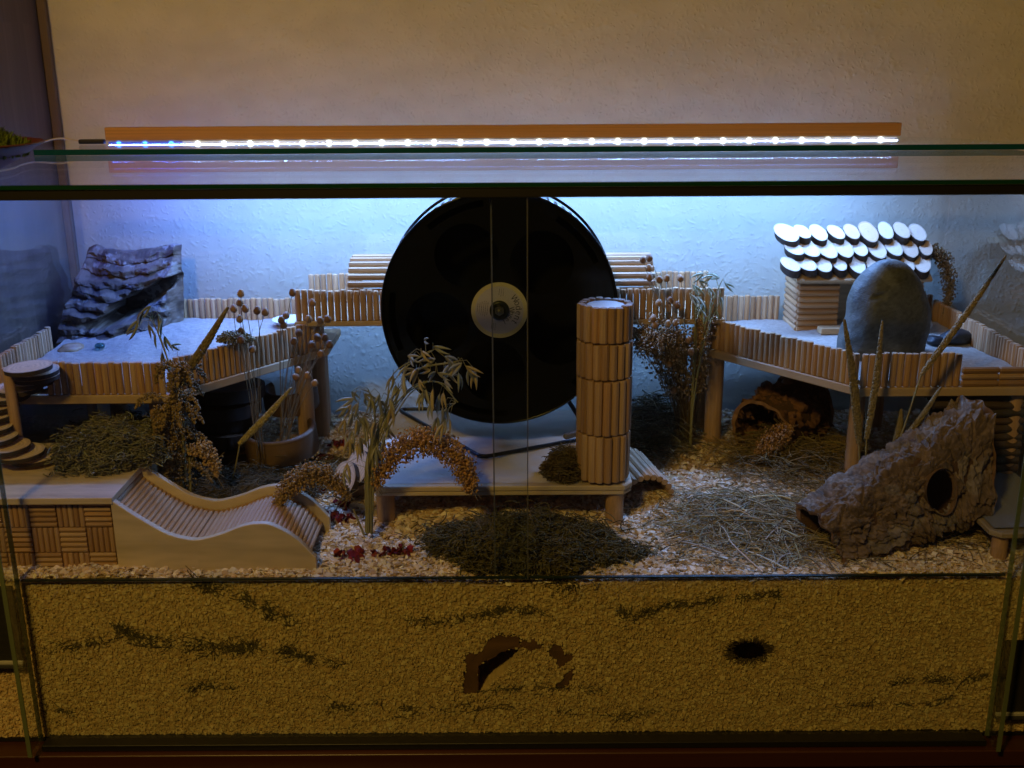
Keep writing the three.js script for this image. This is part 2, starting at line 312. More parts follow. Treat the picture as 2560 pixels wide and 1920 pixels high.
{
  const top = gridGeo(260, 110, (u, v) => { const x = lerp(-0.612, 0.612, u), z = lerp(FRONT, -0.495, v); return { x, y: bedY(x, z) + 0.0016 * noise(x * 190, 3, z * 190), z, u: x, w: z }; }, (u, v, q) => bedCol(q.x, q.y, q.z));
  const front = gridGeo(620, 110, (u, v) => {
    const x = lerp(-0.612, 0.612, u), y = lerp(bedY(x, FRONT), 0.0435, v);
    let z = FRONT - 0.0008 - 0.0016 * (0.5 + 0.5 * noise(x * 210, y * 210, 1)), xx = x, yy = y;
    
    if (archIn(x, y)) z -= 0.045;
    return { x: xx, y: yy, z, u: x, w: y };
  }, (u, v, q) => bedCol(q.x, q.y, q.z), (u, v) => { const x = lerp(-0.612, 0.612, u), y = lerp(bedY(x, FRONT), 0.0435, v); return holeIn(x, y) < 1; });
  // the burrow: a chamber that opens downwards behind its mouth
  const den = gridGeo(48, 24, (u, v) => {
    const a = u * Math.PI * 2, w = smooth(0, 0.10, v), end = Math.sqrt(Math.max(0, 1 - Math.pow(v, 5))), c = Math.cos(a), sn = Math.sin(a), n = 1 + 0.12 * noise(c * 2, sn * 2, v * 7);
    return { x: HOLE.x + c * HOLE.a * lerp(1.2, 1.7, w) * end * n, y: HOLE.y + sn * HOLE.b * (sn > 0 ? lerp(1.2, 1.3, w) : lerp(1.2, 4.4, w)) * end * n, z: FRONT - 0.0012 - 0.15 * v, u: u, w: v };
  }, (u, v, q) => bedCol(q.x, q.y, q.z));
  const g = mergeGeometries([top, front, den]);
  structure('bedding', g, vc({ roughness: 0.95, bumpMap: speckle, bumpScale: 0.002 }), 'deep bed of pale wood shavings filling the tank');
}
// the single shavings lying on the surface and pressed against the glass
{
  const R = rng(11), fl = new THREE.BoxGeometry(1, 0.13, 0.62, 2, 1, 1); displaced(fl, (p) => { p.y += 0.16 * (1 - 4 * p.x * p.x) + p.z * 0.12 * p.x; });
  const nF = 72000, nT = 62000, im = new THREE.InstancedMesh(fl, vc({ roughness: 0.85, vertexColors: false }), nF + nT);
  const m = new THREE.Matrix4(), q = new THREE.Quaternion(), e = new THREE.Euler(); let k = 0;
  const put = (x, y, z, rx, ry, rz, s, col) => { e.set(rx, ry, rz); q.setFromEuler(e); m.compose(V(x, y, z), q, V(s, s * (0.7 + R() * .7), s * (0.6 + R() * 0.8))); im.setMatrixAt(k, m); im.setColorAt(k, col); k++; };
  const tones = [C(0.66, 0.51, 0.26), C(0.70, 0.555, 0.30), C(0.60, 0.44, 0.21), C(0.54, 0.38, 0.17), C(0.74, 0.60, 0.34)], pale = [C(0.74, 0.57, 0.38), C(0.80, 0.65, 0.47), C(0.66, 0.47, 0.28), C(0.52, 0.34, 0.17), C(0.84, 0.72, 0.55)];
  while (k < nF) {
    const x = lerp(-0.61, 0.61, R()), y = lerp(0.0445, 0.246, R()); if (y > bedY(x, FRONT)) continue;
    if (holeIn(x, y) < 1.02 || archIn(x, y)) continue;
    const band = 0.35 * noise(x * 5, y * 40, 4);
    const s = (R() < 0.015 ? 0.004 : 0.0014) + R() * R() * 0.0036;
    put(x, y, FRONT - 0.0004 - R() * 0.0006, Math.PI / 2 + (R() - .5) * 0.18, (R() - .5) * 0.18, (R() - .5) * 2.2, s, vary(tones[Math.floor(R() * 5)], R, 0.07 + Math.abs(band) * 0.3));
  }
  while (k < nF + nT) {
    const near = R() < 0.72, x = lerp(-0.61, 0.61, R()), z = near ? lerp(-0.006, -0.25, R()) : lerp(-0.2, -0.49, R()); const s = 0.0030 + R() * R() * 0.0072;
    put(x, bedY(x, z) + R() * 0.0035, z, (R() - .5) * 1.3, R() * 6.3, (R() - .5) * 1.3, s, vary(pale[Math.floor(R() * 5)], R, 0.22));
  }
  im.name = 'wood_shavings'; im.userData = { kind: 'stuff', label: 'loose pale wood shavings over the bedding and behind the front glass', category: 'shavings' }; im.castShadow = im.receiveShadow = true; scene.add(im);
}
// ------------------------------------------------------------------ hay and moss
function strandClump(A, R, n, at, len, col, rad = 0.00045, curl = 0.5, lift = 0.25) {
  for (let i = 0; i < n; i++) {
    const p = at(R), L = len * (0.5 + R()), th = R() * 6.283, up = (R() - 0.35) * lift, d = V(Math.cos(th), up, Math.sin(th)), b = V((R() - .5), (R() - .3) * .7, (R() - .5)).multiplyScalar(L * curl);
    const pts = []; for (let s = 0; s <= 4; s++) { const f = s / 4 - .5; pts.push(V(p.x + d.x * L * f + b.x * (0.25 - f * f) * 2, p.y + d.y * L * f + b.y * (0.25 - f * f) * 2, p.z + d.z * L * f + b.z * (0.25 - f * f) * 2)); }
    const r = rad * (0.6 + R() * 0.9); A.tube(pts, r, r * 0.6, vary(col, R, 0.45, 0.2));
  }
}
// buried dark hay behind the front glass: each band a polyline of [x,y] with thickness
const ON = (p) => V(p[0], p[1], FRONT + 0.0012);
function buried(label, pts, w, n, len, seed, colr = C(0.11, 0.088, 0.036)) {
  const A = new Acc(), R = rng(seed);
  for (let i = 0; i < n * 0.72; i++) {
    const f = R() * (pts.length - 1); if (noise(f * 2.6 + seed, seed * 0.37, 1) < -0.12 + (R() - .5) * 0.35) continue;
    const k = Math.min(pts.length - 2, Math.floor(f)), t = f - k, x = lerp(pts[k][0], pts[k + 1][0], t), y = lerp(pts[k][1], pts[k + 1][1], t), dir = Math.atan2(pts[k + 1][1] - pts[k][1], pts[k + 1][0] - pts[k][0]) + (R() - .5) * 2.0 + (R() < .2 ? 1.1 : 0);
    const oy = (R() + R() + R() - 1.5) * w * 2.0 * (0.55 + 0.6 * noise(x * 45, seed, 2)) * (0.5 + 0.5 * Math.sin(Math.PI * f / (pts.length - 1))), L = len * (0.3 + R()) * (R() < 0.07 ? 2.4 : 1), c = (R() - .5) * L * 0.6, q = [];
    for (let s = 0; s <= 4; s++) { const g = s / 4 - .5; q.push(V(x + Math.cos(dir) * L * g - Math.sin(dir) * c * (0.25 - g * g) * 2, y + oy + Math.sin(dir) * L * g + Math.cos(dir) * c * (0.25 - g * g) * 2, FRONT - 0.0007 + R() * 0.0018)); }
    A.tube(q, 0.00042 * (0.4 + R()), 0.0002, vary(colr, R, 0.5));
  }
  solo('buried_hay', A.build(), strandMat, label, 'hay', 'hay bands buried behind the front glass', 'stuff');
}
buried('thick dark hay band running down from under the wavy ramp', [[-0.3355, 0.2337], [-0.2936, 0.2174], [-0.2612, 0.1984], [-0.2284, 0.1808]], 0.0083, 900, 0.0184, 200);
buried('bushy dark hay clump in the left bedding with twigs sticking up', [[-0.4231, 0.1821], [-0.3958, 0.1638], [-0.3572, 0.1581], [-0.2989, 0.1521], [-0.2692, 0.1558]], 0.0051, 620, 0.0212, 201);
buried('short dark hay streak beside the left glass fin', [[-0.4978, 0.1507], [-0.4703, 0.1549], [-0.4451, 0.1603], [-0.4202, 0.164]], 0.0028, 150, 0.0138, 202);
buried('dark hay clump under the right end of the wavy ramp', [[-0.2571, 0.1546], [-0.2308, 0.1445], [-0.2066, 0.1376], [-0.1847, 0.1319]], 0.0051, 420, 0.0166, 203);
buried('small thin hay streak low in the left bedding', [[-0.3525, 0.1037], [-0.3274, 0.1075], [-0.2929, 0.1045]], 0.0028, 120, 0.0138, 204);
buried('long thin hay streak under the front moss cushion', [[-0.1163, 0.1838], [-0.0725, 0.1836], [-0.0287, 0.1914], [-0.0043, 0.1977], [0.0345, 0.191]], 0.0028, 260, 0.0166, 205);
buried('hay streak to the right below the moss cushion', [[0.1121, 0.1932], [0.1268, 0.1877], [0.1604, 0.1999], [0.1895, 0.2008], [0.2182, 0.2081]], 0.0037, 300, 0.0147, 206);
buried('small hay tuft near the bedding surface below the loose hay', [[0.2351, 0.2075], [0.2567, 0.2111], [0.2808, 0.212]], 0.0028, 140, 0.0120, 207);
buried('hay scrap in the lower left corner of the bedding', [[-0.5067, 0.0831], [-0.49, 0.0772], [-0.4731, 0.0725]], 0.0028, 90, 0.0120, 208);
buried('faint hay line at the bottom left of centre', [[-0.2098, 0.0811], [-0.175, 0.078], [-0.1447, 0.0852], [-0.1052, 0.0746]], 0.0023, 130, 0.0166, 209);
buried('hay line running out from under the buried cork arch', [[-0.0398, 0.0982], [0.01, 0.1024], [0.0547, 0.1021], [0.0995, 0.0972]], 0.0023, 150, 0.0156, 210);
buried('faint long hay line along the bottom centre', [[-0.1457, 0.0633], [-0.055, 0.08], [0.0349, 0.0736], [0.1101, 0.0662], [0.175, 0.0727]], 0.0023, 170, 0.0184, 211);
buried('thin hay line low in the right bedding', [[0.4071, 0.1053], [0.4462, 0.1107], [0.4715, 0.106], [0.5101, 0.1148]], 0.0028, 180, 0.0138, 212);
buried('lowest hay line in the right bedding', [[0.34, 0.0744], [0.3943, 0.0826], [0.4449, 0.0765], [0.4736, 0.0878]], 0.0023, 120, 0.0138, 213);
{ // hay ends fringing the mouth of the burrow
  const R = rng(260), A = new Acc();
  for (let i = 0; i < 120; i++) { const a = R() * 6.283, L = 0.003 + R() * 0.006, x = HOLE.x + Math.cos(a) * HOLE.a, y = HOLE.y + Math.sin(a) * HOLE.b, b = a + (R() - .5) * 1.6; A.tube([V(x - Math.cos(b) * L * .7, y - Math.sin(b) * L * .5, FRONT), V(x, y, FRONT + 0.0006), V(x + Math.cos(b) * L, y + Math.sin(b) * L * .7, FRONT + 0.0008)], 0.0006, 0.0002, vary(C(0.10, 0.07, 0.03), R, .4)); }
  solo('buried_hay', A.build(), strandMat, 'short hay ends fringing the mouth of the dark burrow at right', 'hay', 'hay bands buried behind the front glass', 'stuff');
}
// moss cushions: a dark felted core with short curly strands over it
function moss(label, c, rx, ry, rz, n, len, col, seed, rad = 0.0006, name = 'moss_cushion') {
  const t = thing(name, label, 'moss', 'moss cushions'), R = rng(seed), A = new Acc();
  const hgt = (a, f) => 1 + 0.32 * noise(Math.cos(a) * 2 + seed, Math.sin(a) * 2, f * 2) + 0.16 * noise(Math.cos(a) * 6 * Math.cos(f) + seed, Math.sin(a) * 6 * Math.cos(f), 3);
  const core = gridGeo(48, 16, (u, v) => { const a = u * Math.PI * 2, f = v * Math.PI / 2, k = hgt(a, f) * 0.88; return { x: c[0] + Math.cos(a) * Math.cos(f) * rx * k, y: c[1] + Math.sin(f) * ry * k, z: c[2] + Math.sin(a) * Math.cos(f) * rz * k }; });
  part(t, 'core', core, std({ color: C(col.r * 0.8, col.g * 0.8, col.b * 0.8), roughness: 1 }));
  strandClump(A, R, n, () => { const a = R() * 6.283, f = Math.asin(Math.pow(R(), 1.15)), k = hgt(a, f) * (0.84 + R() * 0.17 + (R() < 0.06 ? R() * 0.3 : 0)); return V(c[0] + Math.cos(a) * Math.cos(f) * rx * k, c[1] + Math.sin(f) * ry * k, c[2] + Math.sin(a) * Math.cos(f) * rz * k); }, len, col, rad, 0.9, 1.0);
  const m = part(t, 'strands', A.build(), strandMat); m.userData.kind = 'stuff'; return t;
}
moss('large olive-brown moss cushion on the bedding at front centre', [0.012, 0.220, -0.070], 0.116, 0.047, 0.062, 9000, 0.014, C(0.125, 0.10, 0.034), 301, 0.0007);
moss('small moss clump against the base of the stick tower', [0.062, 0.286, -0.162], 0.026, 0.030, 0.024, 1800, 0.010, C(0.14, 0.095, 0.035), 302);
moss('grey-green moss heap on the roof of the checkered house', [-0.456, 0.318, -0.140], 0.060, 0.042, 0.052, 6800, 0.0088, C(0.22, 0.20, 0.115), 303, 0.0007);
moss('dark brown moss under the left platform behind the wavy ramp', [-0.360, 0.236, -0.200], 0.120, 0.034, 0.080, 4200, 0.018, C(0.10, 0.072, 0.032), 304);
moss('low mossy ground beneath the far left platform', [-0.52, 0.244, -0.33], 0.105, 0.050, 0.085, 3600, 0.018, C(0.13, 0.10, 0.04), 305);
{ // loose hay
  const R = rng(321), hayCol = C(0.36, 0.28, 0.15);
  const lay = (label, n, x0, x1, z0, z1, len, h, rad, col) => { const A = new Acc(); strandClump(A, R, n, () => { const a = R() + R() - 1, b = R() + R() - 1, x = lerp(x0, x1, .5 + a * .5), z = lerp(z0, z1, .5 + b * .5); return V(x, bedY(x, z) + 0.002 + R() * h * (1 - a * a) * (1 - b * b), z); }, len, col, rad, 0.55, 0.22); solo('loose_hay', A.build(), strandMat, label, 'hay', 'loose hay on the bedding', 'stuff'); };
  lay('pale loose hay spread in front of the big cork log', 1500, 0.15, 0.43, -0.01, -0.23, 0.042, 0.014, 0.00062, hayCol);
  lay('thick pale straws scattered before the big cork log', 130, 0.13, 0.44, -0.01, -0.22, 0.055, 0.016, 0.0011, C(0.50, 0.40, 0.24));
  lay('brown hay around the small cork tunnel', 1100, 0.26, 0.48, -0.20, -0.42, 0.045, 0.030, 0.0006, C(0.26, 0.19, 0.09));
  lay('dark wiry hay behind the stick tower by the back wall', 900, 0.12, 0.26, -0.30, -0.47, 0.040, 0.060, 0.0006, C(0.21, 0.18, 0.105));
  lay('thin scattered hay along the back between the platforms', 420, -0.26, 0.16, -0.40, -0.49, 0.035, 0.008, 0.0006, C(0.22, 0.16, 0.09));
  lay('dull hay between wavy ramp and left platform post', 700, -0.36, -0.18, -0.16, -0.34, 0.036, 0.010, 0.0006, C(0.20, 0.15, 0.08));
  lay('sparse hay near the right front glass fin', 300, 0.40, 0.60, -0.02, -0.2, 0.036, 0.006, 0.0006, C(0.3, 0.22, 0.11));
}

// ------------------------------------------------------------------ stick (dowel) construction
const stickGeo = {};
function dowel(r, h) { // upright dowel with eased ends, base at y = 0
  const k = r + '_' + h.toFixed(4); if (stickGeo[k]) return stickGeo[k];
  const e = r * 0.3, g = new THREE.LatheGeometry([[0.00001, 0], [r - e, 0], [r, e], [r, h - e], [r - e * 0.4, h - e * 0.25], [r * 0.62, h], [0.00001, h]].map((a) => new THREE.Vector2(...a)), 9);
  return (stickGeo[k] = toCreasedNormals(g, 0.7));
}
const SR = 0.0039, SP = 0.00805;
function fenceRun(t, name, a, b, y, h, seed, pitch = SP) { // upright sticks from a to b ([x,z])
  const R = rng(seed), L = Math.hypot(b[0] - a[0], b[1] - a[1]), n = Math.max(1, Math.round(L / pitch));
  for (let i = 0; i < n; i++) { const f = (i + .5) / n, hh = h + (Math.floor(R() * 4) - 1.5) * 0.0006; part(t, name, dowel(SR, +hh.toFixed(4)), pick(R), [lerp(a[0], b[0], f) + (R() - .5) * 0.0004, y, lerp(a[1], b[1], f) + (R() - .5) * 0.0006], [(R() - .5) * 0.02, R() * 6, (R() - .5) * 0.02]); }
}
function slab(pts, y0, y1, bevel = 0.001) { // horizontal board from an outline of [x,z]
  const s = new THREE.Shape(pts.map((p) => new THREE.Vector2(p[0], -p[1])));
  const g = new THREE.ExtrudeGeometry(s, { depth: y1 - y0 - 2 * bevel, bevelEnabled: true, bevelSize: bevel, bevelThickness: bevel, bevelSegments: 1, bevelOffset: -bevel }); g.rotateX(-Math.PI / 2); g.translate(0, y0 + bevel, 0); return g;
}
function sandSheet(z0, z1, xa, xb, yf, nx = 90, nz = 60) {
  return gridGeo(nx, nz, (u, v) => { const z = lerp(z0, z1, v), x = lerp(xa(z), xb(z), u); return { x, y: yf(x, z), z, u: x * 6, w: z * 6 }; });
}
const post = (t, x, z, y0, y1, r = 0.0115) => part(t, 'post', new THREE.CylinderGeometry(r, r, y1 - y0, 20), postMat, [x, (y0 + y1) / 2, z]);

// left platform
{
  const t = thing('left_platform'.replace('left_', 'stick_fenced_'), 'raised wooden platform with stick fence and white sand, left corner', 'platform', 'sand platforms in the tank');
  part(t, 'floor_board', slab([[-0.605, -0.172], [-0.396, -0.172], [-0.246, -0.382], [-0.246, -0.492], [-0.605, -0.492]], 0.372, 0.3825), boardMat);
  fenceRun(t, 'fence_stick', [-0.536, -0.177], [-0.399, -0.177], 0.3826, 0.0385, 401);
  fenceRun(t, 'fence_stick', [-0.396, -0.181], [-0.252, -0.383], 0.3826, 0.0395, 402);
  fenceRun(t, 'fence_stick', [-0.47, -0.487], [-0.29, -0.487], 0.3826, 0.0455, 403);
  fenceRun(t, 'fence_stick', [-0.601, -0.20], [-0.601, -0.345], 0.3826, 0.0400, 404);
  post(t, -0.2775, -0.362, 0.215, 0.3719); post(t, -0.416, -0.196, 0.215, 0.3719); post(t, -0.535, -0.38, 0.215, 0.3719); post(t, -0.272, -0.455, 0.215, 0.3719);
  const s = sandSheet(-0.184, -0.483, (z) => -0.596, (z) => z > -0.19 ? -0.402 : lerp(-0.402, -0.258, smooth(0, 1, clamp((-0.19 - z) / 0.19, 0, 1)) * 0 + clamp((-0.19 - z) / 0.19, 0, 1)) - 0.004, (x, z) => 0.3885 + 0.010 * smooth(-0.24, -0.42, z) + 0.008 * Math.exp(-(((x + 0.46) / 0.08) ** 2) - (((z + 0.42) / 0.06) ** 2)) + 0.004 * noise(x * 22, 1, z * 22) + 0.0015 * noise(x * 80, 1, z * 80));
  solo('white_sand', s, sandMat, 'white sand spread on the left platform around the layered rock', 'sand', 'sand on the platforms', 'stuff');
}
// layered rock on the left platform
{
  const t = thing('layered_rock', 'dark layered rock with pale dusty ledges and a cave opening', 'rock');
  const rockCol = (x, y, z) => { const k = noise(x * 45, y * 110, z * 45) + 0.5 * noise(x * 130, y * 190, z * 130), b = noise(x * 24 + 7, y * 60, z * 24) + 0.5 * noise(x * 160, y * 160, z * 160); return b > 0.35 ? C(0.20, 0.165, 0.135) : k > 0.15 ? C(0.135, 0.095, 0.068) : k > -0.2 ? C(0.095, 0.062, 0.042) : C(0.065, 0.042, 0.029); };
  const rm = vc({ roughness: 0.9, bumpMap: speckle, bumpScale: 0.0015, side: THREE.DoubleSide });
  // eight weathered ledges: each slopes back, then the next bed overhangs it
  const prof = [[0.382, -0.372]], R = rng(441); let y = 0.389, z = -0.374;
  for (let i = 0; i < 8; i++) { const f = 0.006 + R() * 0.003, rise = 0.0085 + R() * 0.003, run = 0.0125 + R() * 0.004; prof.push([y, z + 0.002], [y + f, z]); y += f + rise; z -= run; prof.push([y, z - 0.0005], [y + 0.0004, z - 0.0045]); z += 0.0015; }
  const seg = []; for (let i = 0; i < prof.length - 1; i++) for (let q = 0; q < 5; q++) seg.push([lerp(prof[i][0], prof[i + 1][0], q / 5), lerp(prof[i][1], prof[i + 1][1], q / 5)]); seg.push(prof[prof.length - 1]);
  const sc = (0.503 - 0.382) / (seg[seg.length - 1][0] - 0.382); seg.forEach((p) => { p[0] = 0.382 + (p[0] - 0.382) * sc; });
  const face = gridGeo(120, seg.length - 1, (u, v) => {
    const p = seg[Math.round(v * (seg.length - 1))], x0 = -0.614 + 0.022 * smooth(0.40, 0.52, p[0]), x1 = -0.462, x = lerp(x0, x1, u), wrap = Math.max(smooth(0.93, 1, u), smooth(0.05, 0, u));
    const sh = 0.013 * noise(x * 15, p[0] * 14, 1) + 0.010 * noise(x * 42, p[0] * 46, 4), bend = 0.004 * (u - 0.45) + 0.012 * noise(x * 17, p[0] * 11, 8);
    let yy = p[0] + bend * smooth(0.385, 0.42, p[0]) * 0.8 + 0.004 * noise(x * 60, p[0] * 30, 7) + 0.0012 * noise(x * 150, p[0] * 150, 2), zz = p[1] + sh + 0.005 * noise(x * 90, p[0] * 120, 6) + 0.0022 * noise(x * 240, p[0] * 240, 9) - 0.022 * smooth(0.5, 1, u) * smooth(0.47, 0.40, p[0]);
    const cave = smooth(1, 0.78, Math.hypot((x + 0.518 - (yy - 0.43) * 0.9) / 0.034, (yy - 0.434 - (x + 0.518) * 0.35) / 0.0185) + 0.35 * noise(x * 60, yy * 60, 5)); zz = lerp(zz, -0.478, cave);
    zz = lerp(zz, -0.486, wrap * (0.8 + 0.2 * noise(yy * 60, 2, 1))); if (v > 0.985) zz = -0.486;
    return { x: x + 0.003 * noise(zz * 60, yy * 60, 2), y: yy, z: Math.max(-0.486, zz), u: x * 8, w: yy * 8 };
  }, (u, v, q) => rockCol(q.x, q.y, q.z));
  part(t, 'ledges', toCreasedNormals(face, 0.6), rm);
}
// bridge behind the wheel
{
  const t = thing('stick_bridge', 'high stick-fenced walkway with arched log roof running behind the wheel', 'bridge');
  part(t, 'floor_board', slab([[-0.283, -0.354], [0.278, -0.354], [0.278, -0.478], [-0.283, -0.478]], 0.4185, 0.4255), boardMat);
  fenceRun(t, 'fence_stick', [-0.282, -0.359], [0.277, -0.359], 0.4256, 0.0405, 411, 0.0085);
  fenceRun(t, 'fence_stick', [-0.285, -0.473], [-0.208, -0.473], 0.4256, 0.0405, 412, 0.0085);
  fenceRun(t, 'fence_stick', [0.185, -0.473], [0.276, -0.473], 0.4256, 0.0405, 413, 0.0085);
  const R = rng(414), g = dowel(0.0043, 0.0795);
  for (let s = 0; s < 5; s++) for (let k = 0; k < 13; k++) { const a = Math.PI * (0.02 + 0.96 * k / 12); part(t, 'roof_stick', g, pick(R), [-0.214 + s * 0.0803 + R() * 0.001, 0.4600 + Math.sin(a) * 0.0385, -0.414 + Math.cos(a) * 0.051], [0, 0, -Math.PI / 2]); }
  post(t, -0.268, -0.418, 0.215, 0.4184); post(t, 0.262, -0.42, 0.215, 0.4184);
}
// right platform
{
  const t = thing('stick_fenced_platform', 'raised wooden platform with stick fence carrying log cabin and boulder', 'platform', 'sand platforms in the tank');
  part(t, 'floor_board', slab([[0.259, -0.366], [0.404, -0.182], [0.607, -0.182], [0.607, -0.492], [0.259, -0.492]], 0.372, 0.3825), boardMat);
  fenceRun(t, 'fence_stick', [0.264, -0.370], [0.403, -0.190], 0.3826, 0.0395, 421);
  fenceRun(t, 'fence_stick', [0.405, -0.1875], [0.521, -0.1875], 0.3826, 0.0405, 422);
  fenceRun(t, 'fence_stick', [0.290, -0.487], [0.382, -0.487], 0.3826, 0.0455, 423);
  fenceRun(t, 'fence_stick', [0.566, -0.487], [0.600, -0.487], 0.3826, 0.0455, 424);
  fenceRun(t, 'fence_stick', [0.602, -0.482], [0.602, -0.194], 0.3826, 0.0400, 425);
  const R = rng(426), g = dowel(0.0039, 0.0425);
  for (let r = 0; r < 3; r++) for (let k = 0; k < 2; k++) part(t, 'rail_stick', g, pick(R), [0.5225 + k * 0.0432, 0.3866 + r * 0.0078, -0.1875], [0, 0, -Math.PI / 2]);
  post(t, 0.274, -0.378, 0.215, 0.3719); post(t, 0.424, -0.245, 0.215, 0.3719, 0.009); post(t, 0.512, -0.43, 0.215, 0.3719); post(t, 0.595, -0.2, 0.215, 0.3719, 0.009);
  const s = sandSheet(-0.194, -0.483, (z) => (z > -0.196 ? 0.408 : lerp(0.410, 0.272, clamp((-0.196 - z) / 0.174, 0, 1))), () => 0.597, (x, z) => 0.3885 + 0.005 * smooth(-0.24, -0.4, z) + 0.004 * noise(x * 22, 6, z * 22) + 0.0015 * noise(x * 80, 6, z * 80) + 0.008 * Math.exp(-(((x - 0.59) / 0.05) ** 2) - (((z + 0.25) / 0.06) ** 2)));
  solo('white_sand', s, sandMat, 'white sand spread on the right platform around cabin and boulder', 'sand', 'sand on the platforms', 'stuff');
}
// wood slice: oval disc with dark bark rim, centred, axis along y
function sliceGeo(r, h, oval = 1, seed = 1) { const g = new THREE.CylinderGeometry(r, r * 0.985, h, 28, 2); displaced(g, (p) => { const a = Math.atan2(p.z, p.x), k = 1 + 0.045 * noise(Math.cos(a) * 1.6 + seed, Math.sin(a) * 1.6, seed); p.x *= k; p.z *= k * oval; }); return toCreasedNormals(g, 0.6); }
// log cabin on the right platform
{
  const t = thing('log_cabin', 'small log cabin with a roof of round wood slices', 'cabin');
  const R = rng(431), front = -0.4235, back = -0.484, xl = 0.388, xr = 0.560, y0 = 0.3905, pit = 0.0083;
  part(t, 'inner_wall', new THREE.BoxGeometry(0.003, 0.078, 0.055), boardMat, [xl + 0.010, y0 + 0.038, -0.454]);
  part(t, 'inner_wall', new THREE.BoxGeometry(0.003, 0.078, 0.055), boardMat, [xr - 0.010, y0 + 0.038, -0.454]);
  part(t, 'inner_wall', new THREE.BoxGeometry(0.168, 0.088, 0.003), boardMat, [(xl + xr) / 2, y0 + 0.043, back]);
  part(t, 'inner_wall', new THREE.BoxGeometry(0.052, 0.074, 0.003), boardMat, [xl + 0.030, y0 + 0.037, front - 0.006]);
  part(t, 'inner_wall', new THREE.BoxGeometry(0.058, 0.074, 0.003), boardMat, [xr - 0.032, y0 + 0.037, front - 0.006]);
  for (let k = 0; k < 9; k++) {
    const y = y0 + 0.004 + k * pit, top = k > 7;
    if (top) part(t, 'wall_log', dowel(0.0041, 0.170), pick(R), [xl + 0.002, y, front], [0, 0, -Math.PI / 2]);
    else { part(t, 'wall_log', dowel(0.0041, 0.056), pick(R), [xl + 0.002, y, front], [0, 0, -Math.PI / 2]); part(t, 'wall_log', dowel(0.0041, 0.060), pick(R), [xr - 0.062, y, front], [0, 0, -Math.PI / 2]); }
    part(t, 'wall_log', dowel(0.0041, 0.066), pick(R), [xl + 0.0035, y + 0.0006, front - 0.064], [Math.PI / 2, 0, 0]);
    part(t, 'wall_log', dowel(0.0041, 0.066), pick(R), [xr - 0.0035, y + 0.0006, front - 0.064], [Math.PI / 2, 0, 0]);
  }
  const roofTilt = 0.53, nrm = V(-0.10, Math.cos(roofTilt), Math.sin(roofTilt)).normalize();
  part(t, 'roof_board', new THREE.BoxGeometry(0.182, 0.004, 0.088), boardMat, [0.474, 0.4860, -0.446], [roofTilt, 0, 0]);
  const rows = [[0.4815, -0.4180, 0.0114, 9], [0.5000, -0.4318, 0.0116, 9], [0.5200, -0.4473, 0.0124, 9]];
  rows.forEach(([y, z, r, n], j) => {
    for (let i = 0; i < n; i++) {
      const x = 0.375 + (i + (j === 1 ? 0.45 : 0)) * 0.0222 + (R() - .5) * 0.002 - (j === 1 ? 0.002 : 0), rr = r * (0.84 + R() * 0.34), m = sliceMats[j === 2 && (i === 4 || i === 5) ? 2 : R() < 0.3 ? 1 : 0];
      const s = part(t, 'roof_slice', sliceGeo(rr * 0.85, 0.0112 + R() * 0.002, 1.85, i * 3 + j), [barkMat, m, m], [x, y + (R() - .5) * 0.003, z]);
      const q = new THREE.Quaternion().setFromUnitVectors(V(0, 1, 0), V(nrm.x + (R() - .5) * .14 + (i - 6) * 0.02, nrm.y, nrm.z + (R() - .5) * .1).normalize()); s.quaternion.copy(q.multiply(new THREE.Quaternion().setFromAxisAngle(V(0, 1, 0), 0.42 - i * 0.065 + (R() - .5) * .25)));
    }
  });
  part(t, 'ridge_stick', dowel(0.004, 0.03), pick(R), [xl - 0.002, 0.492, -0.470], [0.9, 0, 0.2]);
  part(t, 'door_step', box(0.040, 0.0085, 0.018, 0.0012), boardMat, [0.437, 0.3975, -0.405], [0, 0.05, 0]);
}
// boulder
{
  const prof = (t, p, q) => Math.pow(Math.max(0, 1 - Math.pow(t, p)), 1 / q), H = 0.127;
  const g = gridGeo(96, 80, (u, v) => {
    const a = u * Math.PI * 2, t = 1 - Math.pow(1 - v, 1.6), c = Math.cos(a), sn = Math.sin(a);
    const xr = 0.0525 * prof(t, 3.0, 2.15), xl = 0.0550 * prof(t, 2.3, 2.05), dz = 0.036 * prof(t, 2.4, 2.1);
    let x = Math.sign(c) * Math.pow(Math.abs(c), 0.85) * (c > 0 ? xr : xl) - 0.004 * t, z = Math.sign(sn) * Math.pow(Math.abs(sn), 0.85) * dz, y = t * H;
    const n1 = noise(x * 16, y * 16, z * 16 + 3), n2 = noise(x * 60, y * 60, z * 60), k = (0.0085 * n1 + 0.0018 * n2) * (1 - t * t * 0.7);
    const chip = 0.004 * smooth(0.006, 0, Math.abs(y - 0.083 - (x + 0.03) * 0.3)) * smooth(0.012, 0, Math.abs(x + 0.022)) * (z > 0 ? 1 : 0);
    return { x: x + k * c, y: y + 0.5 * k, z: z + k * sn - chip, u: x * 8, w: y * 8 };
  });
  colored(g, (x, y, z) => { const k = 1 + 0.35 * noise(x * 40, y * 40, z * 40) + 0.5 * noise(x * 260, y * 260, z * 260) + 0.4 * noise(x * 600, y * 600, z * 600) + (noise(x * 14, y * 40 + x * 30, z * 14) > 0.42 ? 0.5 : 0); return C(0.088 * k, 0.088 * k, 0.074 * k); });
  const m = solo('boulder', g, vc({ roughness: 0.55, bumpMap: speckle, bumpScale: 0.0016 }), 'large smooth dark grey standing stone in front of the log cabin', 'stone'); m.position.set(0.4720, 0.3845, -0.305);
}
